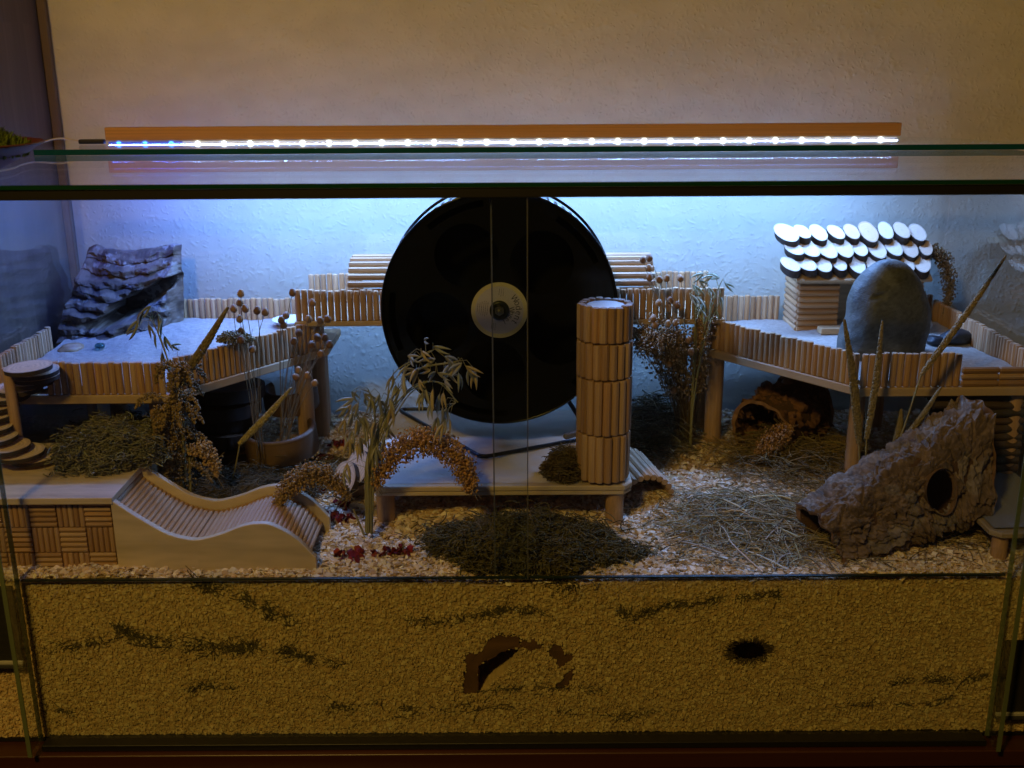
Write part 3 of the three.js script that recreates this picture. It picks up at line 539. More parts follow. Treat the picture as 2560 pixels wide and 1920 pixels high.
function pebble(label, p, s, col, seed, rough = 0.45) { const g = new THREE.IcosahedronGeometry(1, 8); displaced(g, (q) => { const k = 1 + 0.14 * noise(q.x * 1.4 + seed, q.y * 1.4, q.z * 1.4); q.multiplyScalar(k); q.set(q.x * s[0], q.y * s[1], q.z * s[2]); }); const m = solo('pebble', g, std({ color: col, roughness: rough, bumpMap: speckle, bumpScale: 0.0004 }), label, 'pebble', 'pebbles on the platforms'); m.position.set(...p); m.rotation.y = seed; return m; }
pebble('larger black pebble near the side fence of the right platform', [0.583, 0.399, -0.352], [0.022, 0.0115, 0.014], C(0.02, 0.02, 0.022), 0.2);
pebble('smaller flat black pebble beside the larger one, right platform', [0.553, 0.396, -0.348], [0.013, 0.007, 0.010], C(0.018, 0.018, 0.02), 2.2);
pebble('pale grey pebble behind the boulder on the right platform', [0.548, 0.402, -0.415], [0.026, 0.014, 0.02], C(0.42, 0.41, 0.40), 3.2);
pebble('round brown pebble behind the left platform front fence', [-0.386, 0.400, -0.235], [0.011, 0.011, 0.011], C(0.22, 0.12, 0.05), 1.1);
pebble('orange-brown stone at the foot of the layered rock', [-0.575, 0.392, -0.345], [0.018, 0.008, 0.012], C(0.34, 0.20, 0.09), 4.1);
function nugget(label, p, r) { const g = new THREE.SphereGeometry(r, 24, 16); g.scale(1, 0.6, 1); const m = solo('glass_nugget', g, phys({ color: C(0.45, 0.8, 0.85), transmission: 1, thickness: 0.01, roughness: 0.02, ior: 1.5, attenuationColor: C(0.3, 0.8, 0.85), attenuationDistance: 0.02 }), label, 'glass nugget', 'glass nuggets in the sand'); m.position.set(...p); }
nugget('turquoise glass nugget in the sand before the layered rock', [-0.537, 0.397, -0.345], 0.0065);
nugget('turquoise glass nugget beside the brown pebble by the fence', [-0.362, 0.403, -0.262], 0.008);
{ // shallow dish
  const pr = [[0, 0], [0.016, 0], [0.026, 0.008], [0.0275, 0.0095], [0.026, 0.010], [0.015, 0.003], [0, 0.003]].map((a) => new THREE.Vector2(...a));
  const m = solo('shallow_dish', new THREE.LatheGeometry(pr, 40), phys({ color: C(0.75, 0.74, 0.72), roughness: 0.2 }), 'pale shallow dish at the back right of left platform', 'dish'); m.position.set(-0.305, 0.3995, -0.44);
}

// ------------------------------------------------------------------ centre board, tower, wheel
{
  const t = thing('low_table', 'low wooden board on round legs carrying the wheel and stick tower', 'table');
  part(t, 'table_top', slab([[-0.168, -0.150], [-0.156, -0.132], [0.128, -0.132], [0.138, -0.144], [0.138, -0.410], [-0.168, -0.410]], 0.2772, 0.2832), plyMat);
  part(t, 'under_board', slab([[-0.167, -0.151], [-0.155, -0.1335], [0.127, -0.1335], [0.137, -0.145], [0.137, -0.409], [-0.167, -0.409]], 0.2712, 0.2768), plyMat);
  for (const [x, z] of [[0.1185, -0.148], [-0.148, -0.148], [0.118, -0.39], [-0.148, -0.39]]) part(t, 'leg', new THREE.CylinderGeometry(0.0105, 0.0105, 0.058, 20), postMat, [x, 0.2421, z]);
  const s = gridGeo(90, 80, (u, v) => { const e = Math.min(u, 1 - u, v, 1 - v), x = lerp(-0.160, 0.130, u), z = lerp(-0.142, -0.405, v); return { x, y: 0.2836 + smooth(0, 0.05, e) * 0.0022 + smooth(0.02, 0.1, e) * 0.0018 * noise(x * 40, 2, z * 40) + 0.0007 * noise(x * 130, 2, z * 130), z, u: x * 8, w: z * 8 }; });
  solo('board_sand', s, std({ color: C(0.60, 0.53, 0.45), roughness: 0.95, bumpMap: speckle, bumpScale: 0.0012 }), 'thin layer of grey-beige sand on the low centre board', 'sand', null, 'stuff');
}
{
  const t = thing('stick_tower', 'tall round tower of upright sticks in four tiers', 'tower'); t.position.set(0.1045, 0.2865, -0.158);
  const R = rng(501), tiers = [[0, 0.0565], [0.0570, 0.0645], [0.1220, 0.0415], [0.1640, 0.0415]];
  tiers.forEach(([y, h], j) => { const n = 18; for (let i = 0; i < n; i++) { const a = (i + R() * 0.12 + j * 0.3) / n * 6.2832, rr = 0.0268 + (R() - .5) * 0.0012; part(t, 'tower_stick', dowel(0.0047, +(h - Math.floor(R() * 3) * 0.0006).toFixed(4)), pick(R), [Math.cos(a) * rr, y, Math.sin(a) * rr], [(R() - .5) * .02, R() * 6, (R() - .5) * .02]); } });
  part(t, 'core_tube', new THREE.CylinderGeometry(0.0222, 0.0222, 0.190, 28), boardMat, [0, 0.096, 0]);
  const d = thing('water_dish', 'white round dish set in the top of the stick tower', 'dish'); d.position.set(0.1045, 0.4795, -0.158);
  part(d, 'bowl', new THREE.LatheGeometry([[0, 0], [0.018, 0], [0.0212, 0.004], [0.0216, 0.0090], [0.0205, 0.0098], [0, 0.0098]].map((a) => new THREE.Vector2(...a)), 40), phys({ color: C(0.86, 0.88, 0.88), roughness: 0.3 }));
}
const label = (() => {
  const c = document.createElement('canvas'); c.width = c.height = 1024; const g = c.getContext('2d');
  g.fillStyle = '#d6c995'; g.fillRect(0, 0, 1024, 1024);
  g.fillStyle = '#c6bfc6'; g.beginPath(); g.arc(512, 512, 438, 0, 7); g.fill();
  g.translate(512, 512); g.rotate(Math.PI / 2 + 0.12); g.fillStyle = '#171411'; g.textAlign = 'center'; g.textBaseline = 'middle';
  const arc = (s, r, px, a0, step, font) => { g.font = `${px}px ${font}`; [...s].forEach((ch, i) => { const a = a0 + (i - (s.length - 1) / 2) * step; g.save(); g.rotate(a); g.translate(0, -r); g.fillText(ch, 0, 0); g.restore(); }); };
  arc('Wodent', 350, 150, -0.10, 0.265, 'bold sans-serif'); arc('Wheel', 232, 118, 0.45, 0.31, 'bold sans-serif');
  g.fillStyle = '#3f3a35';
  const R = rng(3); for (let i = 0; i < 6; i++) { const y = 215 + i * 36, w = 300 - Math.abs(i - 1.5) * 38; for (let x = -w / 2; x < w / 2;) { const l = 10 + R() * 34; g.fillRect(x, y, Math.min(l, w / 2 - x), 8); x += l + 10; } }
  for (let i = 0; i < 3; i++) for (let x = -390; x < -280;) { const l = 8 + R() * 22; g.fillRect(x, -40 + i * 38, l, 8); x += l + 8; }
  for (let i = 0; i < 3; i++) for (let x = 250; x < 370;) { const l = 8 + R() * 22; g.fillRect(x, 40 + i * 34, l, 8); x += l + 8; }
  const t = new THREE.CanvasTexture(c); t.colorSpace = THREE.SRGBColorSpace; return t;
})();
{
  const t = thing('running_wheel', 'large glossy black hamster wheel with white round sticker', 'running wheel'); t.position.set(-0.0145, 0.4635, -0.246); t.rotation.x = -0.03;
  const RW = 0.1415, holes = [0.84, 2.1, 3.35, 4.61, 5.87].map((a) => [Math.cos(a) * 0.076, Math.sin(a) * 0.076]);
  const s = new THREE.Shape(); s.absarc(0, 0, RW, 0, Math.PI * 2); for (const [x, y] of holes) { const h = new THREE.Path(); h.absarc(x, y, 0.038, 0, Math.PI * 2, true); s.holes.push(h); }
  for (let k = 0; k < 5; k++) { const c0 = 3.246 + k * 1.2566, a0 = c0 - 0.28, a1 = c0 + 0.28, h = new THREE.Path(); h.absarc(0, 0, 0.1320, a0, a1); h.absarc(0, 0, 0.1245, a1, a0, true); h.closePath(); s.holes.push(h); }   // slots near the rim
  const fg = new THREE.ExtrudeGeometry(s, { depth: 0.003, bevelEnabled: false, curveSegments: 72 });
  part(t, 'front_disc', fg, blackPlastic, [0, 0, -0.003]);
  part(t, 'track', new THREE.LatheGeometry([[RW - 0.001, 0], [RW - 0.004, -0.006], [RW - 0.006, -0.082], [RW - 0.008, -0.082], [RW - 0.006, -0.004], [RW - 0.003, 0.001]].map((a) => new THREE.Vector2(...a)), 120).rotateX(Math.PI / 2), blackPlastic, [0, 0, 0]);
  part(t, 'back_disc', new THREE.CylinderGeometry(RW - 0.006, RW - 0.006, 0.003, 96).rotateX(Math.PI / 2), blackPlastic, [0, 0, -0.083]);
  part(t, 'rear_rim', new THREE.TorusGeometry(RW + 0.0010, 0.0019, 10, 120), blackPlastic, [0, 0, -0.083]);
  part(t, 'front_rim', new THREE.TorusGeometry(RW - 0.0012, 0.0017, 10, 120), blackPlastic, [0, 0, 0.0004]);
  const tread = new THREE.BoxGeometry(0.0036, 0.0030, 0.074);
  for (let i = 0; i < 78; i++) { const a = i / 78 * 6.2832; part(t, 'tread_bar', tread, blackPlastic, [Math.cos(a) * (RW - 0.0036), Math.sin(a) * (RW - 0.0036), -0.043], [0, 0, a]); }
  part(t, 'running_surface', new THREE.CylinderGeometry(RW - 0.0075, RW - 0.0075, 0.074, 120, 1, true).rotateX(Math.PI / 2), blackPlastic, [0, 0, -0.043]);
  const stg = new THREE.RingGeometry(0.0118, 0.0338, 72, 1);
  part(t, 'sticker', stg, std({ map: label, color: C(0.8, 0.8, 0.8), roughness: 0.45 }), [0, 0, 0.0004]);
  part(t, 'hub', new THREE.LatheGeometry([[0.0118, -0.002], [0.0118, 0.003], [0.0085, 0.0045], [0.0075, 0.002], [0.0001, 0.002]].map((a) => new THREE.Vector2(...a)), 40).rotateX(Math.PI / 2), phys({ color: C(0.02, 0.022, 0.016), roughness: 0.3 }));
  const nut = part(t, 'axle_nut', new THREE.CylinderGeometry(0.0058, 0.0062, 0.006, 6).rotateX(Math.PI / 2), std({ color: C(0.28, 0.26, 0.19), roughness: 0.35, metalness: 0.8 }), [0, 0, 0.004]);
  part(nut, 'axle_tip', new THREE.SphereGeometry(0.0026, 16, 10), std({ color: C(0.3, 0.28, 0.2), roughness: 0.3, metalness: 0.8 }), [0, 0, 0.003]);
}
{ // wire stand of the wheel
  const t = thing('wheel_stand', 'black bent wire stand on the board holding the wheel', 'stand'), m = phys({ color: C(0.010, 0.011, 0.014), roughness: 0.3 });
  const tube = (pts, r = 0.0027, n = 90) => { const path = new THREE.CurvePath(); const P = pts.map((p) => V(...p)), rad = 0.012; let last = P[0]; for (let i = 1; i < P.length - 1; i++) { const a = P[i].clone().add(P[i - 1].clone().sub(P[i]).setLength(rad)), b = P[i].clone().add(P[i + 1].clone().sub(P[i]).setLength(rad)); path.add(new THREE.LineCurve3(last, a)); path.add(new THREE.QuadraticBezierCurve3(a, P[i], b)); last = b; } path.add(new THREE.LineCurve3(last, P[P.length - 1])); return new THREE.TubeGeometry(path, n, r, 8); };
  part(t, 'base_loop', tube([[-0.02, 0.2895, -0.402], [-0.158, 0.2895, -0.400], [-0.0370, 0.2895, -0.210], [0.128, 0.2895, -0.295], [0.128, 0.2895, -0.345]]), m);
  part(t, 'upright', tube([[-0.11, 0.2895, -0.398], [-0.0145, 0.462, -0.342], [0.09, 0.2895, -0.36]], 0.0032), m);
  part(t, 'axle', new THREE.CylinderGeometry(0.003, 0.003, 0.03, 12).rotateX(Math.PI / 2), m, [-0.0145, 0.4635, -0.338]);
  part(t, 'rubber_foot', new THREE.CapsuleGeometry(0.0042, 0.022, 6, 12), std({ color: C(0.12, 0.10, 0.08), roughness: 0.5 }), [0.078, 0.3005, -0.262], [0, 0.35, Math.PI / 2 + 0.15]);
}
// ------------------------------------------------------------------ checkered house and wavy ramp at front left
{
  const t = thing('checkered_house', 'wooden house faced with basket-weave stick tiles at front left', 'house');
  part(t, 'body', new THREE.BoxGeometry(0.196, 0.108, 0.150), boardMat, [-0.518, 0.254, -0.112]);
  part(t, 'roof_board', box(0.203, 0.0072, 0.172, 0.001), plyMat, [-0.5175, 0.3130, -0.1105]);
  const R = rng(601), w = 0.0290, g = dowel(0.0027, 0.0282);
  for (let r = 0; r < 3; r++) for (let c = 0; c < 6; c++) for (let k = 0; k < 5; k++) {
    const x1 = -0.4215 - c * w, y1 = 0.3090 - r * w, off = (k + .5) * w / 5;
    if ((r + c) % 2 === 0) part(t, 'tile_stick', g, pick(R), [x1 - w + 0.0004, y1 - off, -0.0345], [0, 0, -Math.PI / 2]);
    else part(t, 'tile_stick', g, pick(R), [x1 - off, y1 - w + 0.0004, -0.0345]);
  }
}
const rampTop = [[-0.4185, 0.3140], [-0.404, 0.3025], [-0.392, 0.2935], [-0.3647, 0.2755], [-0.345, 0.2690], [-0.330, 0.2680], [-0.3062, 0.2742], [-0.285, 0.2826], [-0.268, 0.2858], [-0.252, 0.2836], [-0.2286, 0.2689], [-0.2103, 0.2480]];
{
  const t = thing('wavy_ramp', 'wavy wooden ramp with round rungs beside the checkered house', 'ramp');
  const curve = new THREE.SplineCurve(rampTop.map((p) => new THREE.Vector2(...p)));
  const s = new THREE.Shape(); s.moveTo(-0.4185, 0.205); s.lineTo(-0.2085, 0.205); s.lineTo(-0.2085, 0.247); for (let i = 60; i >= 0; i--) { const p = curve.getPoint(i / 60); s.lineTo(p.x, p.y); } s.closePath();
  const g = new THREE.ExtrudeGeometry(s, { depth: 0.0065, bevelEnabled: true, bevelSize: 0.0008, bevelThickness: 0.0008, bevelSegments: 2, bevelOffset: -0.0008 });
  { const u = g.attributes.uv; for (let i = 0; i < u.count; i++) u.setXY(i, u.getX(i) * 3, u.getY(i) * 3); }
  part(t, 'side_panel', g, plyMat, [0, 0, -0.0335]);
  part(t, 'side_panel', g, plyMat, [0, 0.006, -0.1240]);
  const R = rng(611), n = 44, rg = dowel(0.0030, 0.082);
  const L = curve.getLength(); for (let i = 1; i < n; i++) { const p = curve.getPointAt(i / n), q = curve.getTangentAt(i / n); part(t, 'rung', rg, stickMats[i % 2 ? 5 : 1], [p.x + q.y * 0.007, p.y - 0.0062 , -0.1165], [Math.PI / 2, 0, 0]); }
}
// spiral of wood slices
{
  const t = thing('slice_staircase', 'spiral staircase of bark-edged wood slices at the left edge', 'staircase'); const R = rng(621);
  const n = 13; for (let i = 0; i < n; i++) { const f = i / (n - 1), a = -0.3 + f * 6.0, rr = 0.029, m = sliceMats[R() < .3 ? 1 : 0]; part(t, 'step', sliceGeo(0.0255, 0.0048, 1 + (R() - .5) * .12, i), [barkMat, m, m], [-0.562 + Math.cos(a) * rr, 0.4265 - f * 0.102, -0.142 - Math.sin(a) * rr], [(R() - .5) * .06, R() * 3, (R() - .5) * .06 + 0.03 * Math.cos(a)]); }
  part(t, 'centre_post', new THREE.CylinderGeometry(0.006, 0.006, 0.108, 16), postMat, [-0.562, 0.3705, -0.142]);
}
// small steps of slices up to the centre board
{
  const t = thing('slice_steps', 'three pale wood slices leaning as steps against the centre board', 'steps');
  const a = [[-0.199, 0.270, -0.190, 0.020], [-0.184, 0.282, -0.197, 0.020], [-0.170, 0.293, -0.210, 0.018]];
  a.forEach(([x, y, z, r], i) => part(t, 'step', sliceGeo(r, 0.008, 1.15, i + 5), [barkMat, sliceMats[0], sliceMats[0]], [x, y, z], [0.55, 0.3, 0.75]));
  part(t, 'support', box(0.03, 0.05, 0.02), postMat, [-0.188, 0.250, -0.215], [0, 0.3, 0.1]);
}
// bent wood rings under the left platform
{
  const mk = (lab, x, y, z, r, h, a0, a1, tilt, tone) => { const g = new THREE.Shape(); g.absarc(0, 0, r, a0, a1); g.absarc(0, 0, r - 0.006, a1, a0, true); const e = new THREE.ExtrudeGeometry(g, { depth: h, bevelEnabled: true, bevelSize: 0.001, bevelThickness: 0.001, bevelSegments: 1, curveSegments: 40 }); e.rotateX(-Math.PI / 2); const t = thing('bent_wood_ring', lab, 'wood ring', 'wood pieces under the left platform'); t.position.set(x, y, z); t.rotation.set(tilt, 0, tilt * 0.6);
    part(t, 'band', e, std({ color: C(...tone), roughness: 0.7, map: grainLong })); const rim = new THREE.Mesh(); part(t, 'rim', new THREE.TorusGeometry(r - 0.003, 0.0042, 8, 60, a1 - a0).rotateZ(a0).rotateX(-Math.PI / 2), std({ color: C(tone[0] * .55, tone[1] * .5, tone[2] * .45), roughness: 0.6 }), [0, h, 0]); };
  const dark = [C(0.17, 0.095, 0.05), C(0.21, 0.12, 0.065)].map((c) => std({ color: c, roughness: 0.7, map: sliceTop }));
  const stack = (lab, x, z, y0, n, r) => { const t = thing('wood_slab_stack', lab, 'wood slabs', 'wood pieces under the left platform'), R = rng(Math.round(x * -900)); for (let k = 0; k < n; k++) { const m = dark[k % 2]; part(t, 'slab', sliceGeo(r * (0.9 + R() * .2), 0.017, 0.8 + R() * .15, k + 2), [barkMat, m, m], [x + (R() - .5) * .012, y0 + k * 0.0195, z + (R() - .5) * .01], [(R() - .5) * .12, R() * 3, (R() - .5) * .12]); } };
  stack('tall stack of dark wood slabs under the slanted left fence', -0.372, -0.325, 0.262, 5, 0.044);
  mk('open bent wood band next to the round left platform post', -0.300, 0.262, -0.310, 0.046, 0.030, 3.3, 6.9, 0.10, [0.22, 0.13, 0.07]);
  mk('dark wood band at the back beside the left platform post', -0.300, 0.300, -0.385, 0.036, 0.026, 2.6, 6.9, 0.1, [0.20, 0.11, 0.06]);
}
// ------------------------------------------------------------------ cork pieces
const corkCol = (x, y, z) => { const k = 1 + 0.45 * noise(x * 70, y * 70, z * 70) + 0.5 * noise(x * 190, y * 190, z * 190) + 0.4 * noise(x * 420, y * 420, z * 420), g = noise(x * 28, y * 28, z * 28); return g > 0.2 ? C(0.20 * k, 0.155 * k, 0.115 * k) : C(0.17 * k, 0.112 * k, 0.068 * k); };
function corkTube(L, H, D, thick, amp, seed, sq, hole, colf = corkCol, nu = 200, nv = 150) {
  // axis along local x; cross-section a rounded square of half sizes H/2, D/2
  const raw = (a, h, d) => [Math.sign(Math.sin(a)) * Math.pow(Math.abs(Math.sin(a)), sq) * h, Math.sign(Math.cos(a)) * Math.pow(Math.abs(Math.cos(a)), sq) * d];
  const tab = [0], NT = 4000; for (let i = 1; i <= NT; i++) { const p = raw((i - 1) / NT * 6.283185, H / 2, D / 2), q = raw(i / NT * 6.283185, H / 2, D / 2); tab.push(tab[i - 1] + Math.hypot(p[0] - q[0], p[1] - q[1])); }
  const even = (a) => { let f = a / 6.283185; f -= Math.floor(f); const want = f * tab[NT]; let lo = 0, hi = NT; while (hi - lo > 1) { const m = (lo + hi) >> 1; if (tab[m] <= want) lo = m; else hi = m; } return (lo + (want - tab[lo]) / Math.max(1e-9, tab[hi] - tab[lo])) / NT * 6.283185; };
  const sec = (a0, h, d) => { const a = even(a0), c = Math.cos(a), s = Math.sin(a), e = sq; return [Math.sign(s) * Math.pow(Math.abs(s), e) * h, Math.sign(c) * Math.pow(Math.abs(c), e) * d]; };
  const inHole = (x, a) => { if (!hole) return false; const [y, z] = sec(a, H / 2, D / 2); return z > 0 && Math.hypot(x - hole[0], y - hole[1]) < hole[2]; };
  const endx = (u, a, k) => lerp(-L / 2, L / 2, u) + (u < .06 ? -1 : u > .94 ? 1 : 0) * k * noise(Math.cos(a) * 3 + seed, Math.sin(a) * 3, u > .5 ? 4 : 9);
  const outer = gridGeo(nu, nv, (u, v) => { const a = v * Math.PI * 2, x = endx(u, a, 0.006), [y, z] = sec(a, H / 2, D / 2); const ridge = 1 - Math.abs(noise(x * 38 + seed, y * 52, z * 52)); const n1 = noise(x * 24, y * 40 + seed, z * 40), n2 = noise(x * 90, y * 110, z * 110 + seed), n3 = noise(x * 260, y * 260, z * 260); const crack = Math.pow(1 - Math.abs(noise(x * 34 + seed * 2 + n1, y * 24, z * 24)), 9) + 0.7 * Math.pow(1 - Math.abs(noise(x * 60, y * 44 + seed + n1, z * 44)), 9), k = amp * (n1 * 0.7 + (ridge - .75) * 0.5 + n2 * 0.6 + n3 * 0.55 - crack * 1.1), r = Math.hypot(y, z); return { x, y: y + y / r * k, z: z + z / r * k }; }, (u, v, q) => colf(q.x + seed, q.y, q.z), (u, v) => inHole(lerp(-L / 2, L / 2, u), v * Math.PI * 2));
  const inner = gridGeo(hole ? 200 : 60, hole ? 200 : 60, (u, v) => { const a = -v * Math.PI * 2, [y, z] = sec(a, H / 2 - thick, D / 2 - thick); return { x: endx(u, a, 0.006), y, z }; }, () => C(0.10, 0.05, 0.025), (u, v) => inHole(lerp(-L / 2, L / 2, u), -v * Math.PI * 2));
  const cap = (u) => gridGeo(3, nv, (f, v) => { const a = v * Math.PI * 2, o = sec(a, H / 2, D / 2), i = sec(a, H / 2 - thick, D / 2 - thick), x = endx(u, a, 0.006), n = amp * 0.6 * noise(x * 24, o[0] * 40 + seed, o[1] * 40); return { x, y: lerp(o[0] * (1 + n * 8), i[0], f), z: lerp(o[1] * (1 + n * 8), i[1], f) }; }, (f, v, q) => { const k = 0.8 + 0.4 * noise(q.x * 90, q.y * 120, q.z * 120); return C(0.40 * k, 0.21 * k, 0.09 * k); });
  const gs = [outer, inner, cap(0), cap(1)];
  if (hole) { const rg = gridGeo(48, 4, (u, v) => { const a = u * Math.PI * 2, y = hole[1] + Math.sin(a) * hole[2] * 1.03, z = lerp(D / 2 + amp * 0.35, D / 2 - thick * 1.1, v); return { x: hole[0] + Math.cos(a) * hole[2] * 1.03, y, z }; }, () => C(0.20, 0.11, 0.05)); gs.push(rg); }
  return mergeGeometries(gs);
}
{
  const t = thing('cork_log', 'big hollow cork log with round hole, tilted at front right', 'cork log');
  t.position.set(0.4410, 0.2880, -0.098); t.rotation.set(-0.15, 0.18, 0.528);
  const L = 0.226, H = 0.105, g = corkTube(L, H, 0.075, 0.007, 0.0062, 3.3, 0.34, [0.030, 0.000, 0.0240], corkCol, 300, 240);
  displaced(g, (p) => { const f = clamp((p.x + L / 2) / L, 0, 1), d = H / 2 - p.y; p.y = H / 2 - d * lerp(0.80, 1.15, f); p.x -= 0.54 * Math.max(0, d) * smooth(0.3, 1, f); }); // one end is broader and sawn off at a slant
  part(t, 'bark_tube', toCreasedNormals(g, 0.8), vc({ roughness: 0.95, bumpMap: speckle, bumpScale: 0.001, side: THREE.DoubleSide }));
}
{
  const t = thing('cork_tunnel', 'rounded cork bark tunnel with dark opening below the right platform', 'cork tunnel');
  t.position.set(0.368, 0.280, -0.372); t.rotation.set(0.05, 0.80, 0.14);
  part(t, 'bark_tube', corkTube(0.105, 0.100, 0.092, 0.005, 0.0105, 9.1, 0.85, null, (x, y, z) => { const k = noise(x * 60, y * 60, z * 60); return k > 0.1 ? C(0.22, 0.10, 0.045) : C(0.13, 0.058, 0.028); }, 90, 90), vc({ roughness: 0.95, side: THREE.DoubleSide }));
}
{ // cork arch buried behind the glass: broken pieces of bark round a hollow
  const t = thing('cork_arch', 'ragged cork bark arch buried in the bedding behind the front glass', 'cork arch'), R = rng(690);
  ARCH_BARK.forEach((poly, k) => {
    const s = new THREE.Shape(); let first = true;
    poly.forEach((p, i) => { const q = poly[(i + 1) % poly.length], n = Math.max(2, Math.round(Math.hypot(q[0] - p[0], q[1] - p[1]) / 0.0011)); for (let f = 0; f < n; f++) { const x = lerp(p[0], q[0], f / n) + (R() - .5) * 0.0009, y = lerp(p[1], q[1], f / n) + (R() - .5) * 0.0009; first ? s.moveTo(x, y) : s.lineTo(x, y); first = false; } });
    const g = new THREE.ExtrudeGeometry(s, { depth: 0.042, bevelEnabled: false, steps: 10 }); displaced(g, (p) => { p.z += 0.0016 * noise(p.x * 260, p.y * 260, 1); p.x += 0.0012 * noise(p.z * 90, p.y * 90, 4); });
    part(t, 'bark_piece', toCreasedNormals(colored(g, (x, y, z) => { const q = 1 + 0.5 * noise(x * 150, y * 150, z * 70) + 0.5 * noise(x * 420, y * 420, z * 200); return C(0.13 * q, 0.062 * q, 0.026 * q); }), 0.5), vc({ roughness: 0.95 }), [0, 0, FRONT - 0.0425 - k * 0.0003]);
  });
}
// ------------------------------------------------------------------ little shelf and twig shelter at right
{
  const t = thing('corner_shelf', 'small low shelf with bluish sanded top at right edge', 'shelf');
  part(t, 'shelf_top', slab([[0.509, -0.044], [0.518, -0.034], [0.607, -0.034], [0.607, -0.27], [0.509, -0.27]], 0.2600, 0.2660), std({ color: C(0.46, 0.36, 0.22), roughness: 0.7, map: grainLong }));
  part(t, 'sand_skin', gridGeo(30, 40, (u, v) => { const x = lerp(0.514, 0.604, u), z = lerp(-0.044, -0.262, v); return { x, y: 0.2672 + 0.0025 * (0.5 + 0.5 * noise(x * 40, 1, z * 40)) + 0.006 * smooth(-0.08, -0.2, z) * (u < .5 ? 1 : .4), z, u: x * 8, w: z * 8 }; }), std({ color: C(0.20, 0.20, 0.215), roughness: 0.9, bumpMap: speckle, bumpScale: 0.001 }));
  part(t, 'leg', new THREE.CylinderGeometry(0.0085, 0.0085, 0.06, 18), postMat, [0.524, 0.2298, -0.048]); part(t, 'leg', new THREE.CylinderGeometry(0.0085, 0.0085, 0.06, 18), postMat, [0.594, 0.2298, -0.25]);
}
{
  const t = thing('twig_shelter', 'dark shelter of stacked bark twigs on the corner shelf', 'twig shelter'), R = rng(701);
  const tm = [C(0.06, 0.035, 0.02), C(0.045, 0.032, 0.024), C(0.085, 0.045, 0.022)].map((c) => std({ color: c, roughness: 0.75, bumpMap: speckle, bumpScale: 0.0008 }));
  for (let k = 0; k < 10; k++) { const r = 0.0050 + R() * 0.0012, g = new THREE.CylinderGeometry(r, r * (0.8 + R() * .3), k > 7 ? 0.108 : 0.090, 12, 8); displaced(g, (p) => { p.x += 0.0015 * noise(p.y * 40, k, 1); p.z += 0.0012 * noise(p.y * 40, k, 5); }); part(t, 'twig', g, tm[Math.floor(R() * 3)], [k > 7 ? 0.551 : 0.560, 0.278 + k * 0.0098, -0.196 - (k > 8 ? 0.004 : 0) + (R() - .5) * .002], [0, 0, Math.PI / 2 + (R() - .5) * 0.05]); }
  for (let k = 0; k < 4; k++) part(t, 'roof_twig', new THREE.CylinderGeometry(0.0052, 0.0045, 0.11, 12), tm[k % 3], [0.551, 0.3635, -0.212 - k * 0.0105], [0, (R() - .5) * .06, Math.PI / 2]);
  part(t, 'back_board', box(0.088, 0.088, 0.004), tm[1], [0.558, 0.315, -0.245]);
}
{ // ribbed half-tunnel right of the tower
  const t = thing('stick_tunnel', 'small half-round tunnel of pale sticks beside the stick tower', 'tunnel'), R = rng(711); t.position.set(0.151, 0.238, -0.235); t.rotation.set(0.05, 0.24, 0);
  for (let k = 0; k < 13; k++) { const a = Math.PI * (0.03 + 0.94 * k / 12); part(t, 'tunnel_stick', dowel(0.0043, 0.090), stickMats[k % 2 ? 5 : 1], [Math.cos(a) * 0.034, Math.sin(a) * 0.034, -0.045], [Math.PI / 2, 0, 0]); }
}
// ------------------------------------------------------------------ plants
const P = (a) => V(...a);
function path(pts, n = 24) { const c = new THREE.CatmullRomCurve3(pts.map(P)); return Array.from({ length: n + 1 }, (_, i) => c.getPoint(i / n)); }
function stemTube(A, pts, r0, r1, col, n = 20) { A.tube(path(pts, n), r0, r1, col, 5); }
function milletHead(A, pts, R, n, rad, size, col, f0 = 0, prof) { // seeds round a curve
  const c = new THREE.CatmullRomCurve3(pts.map(P));
  for (let i = 0; i < n * 2.7; i++) { const f = f0 + (1 - f0) * R(), p = c.getPoint(f), e = rad * (prof ? prof((f - f0) / (1 - f0)) : Math.sin(Math.PI * clamp((f - f0) / (1 - f0) * .9 + .08, 0, 1))) * Math.pow(R(), 0.62) * (R() < .08 ? 1.3 : 1), a = R() * 6.283, b = R() * 2 - 1, q = Math.sqrt(1 - b * b), s = size * (0.42 + R() * .42); A.geo(icoUnit, M4(p.x + Math.cos(a) * q * e, p.y + b * e, p.z + Math.sin(a) * q * e, s, s * 1.15, s, R() * 3, R() * 3, 0), vary(col, R, 0.35, 0.15)); }
}
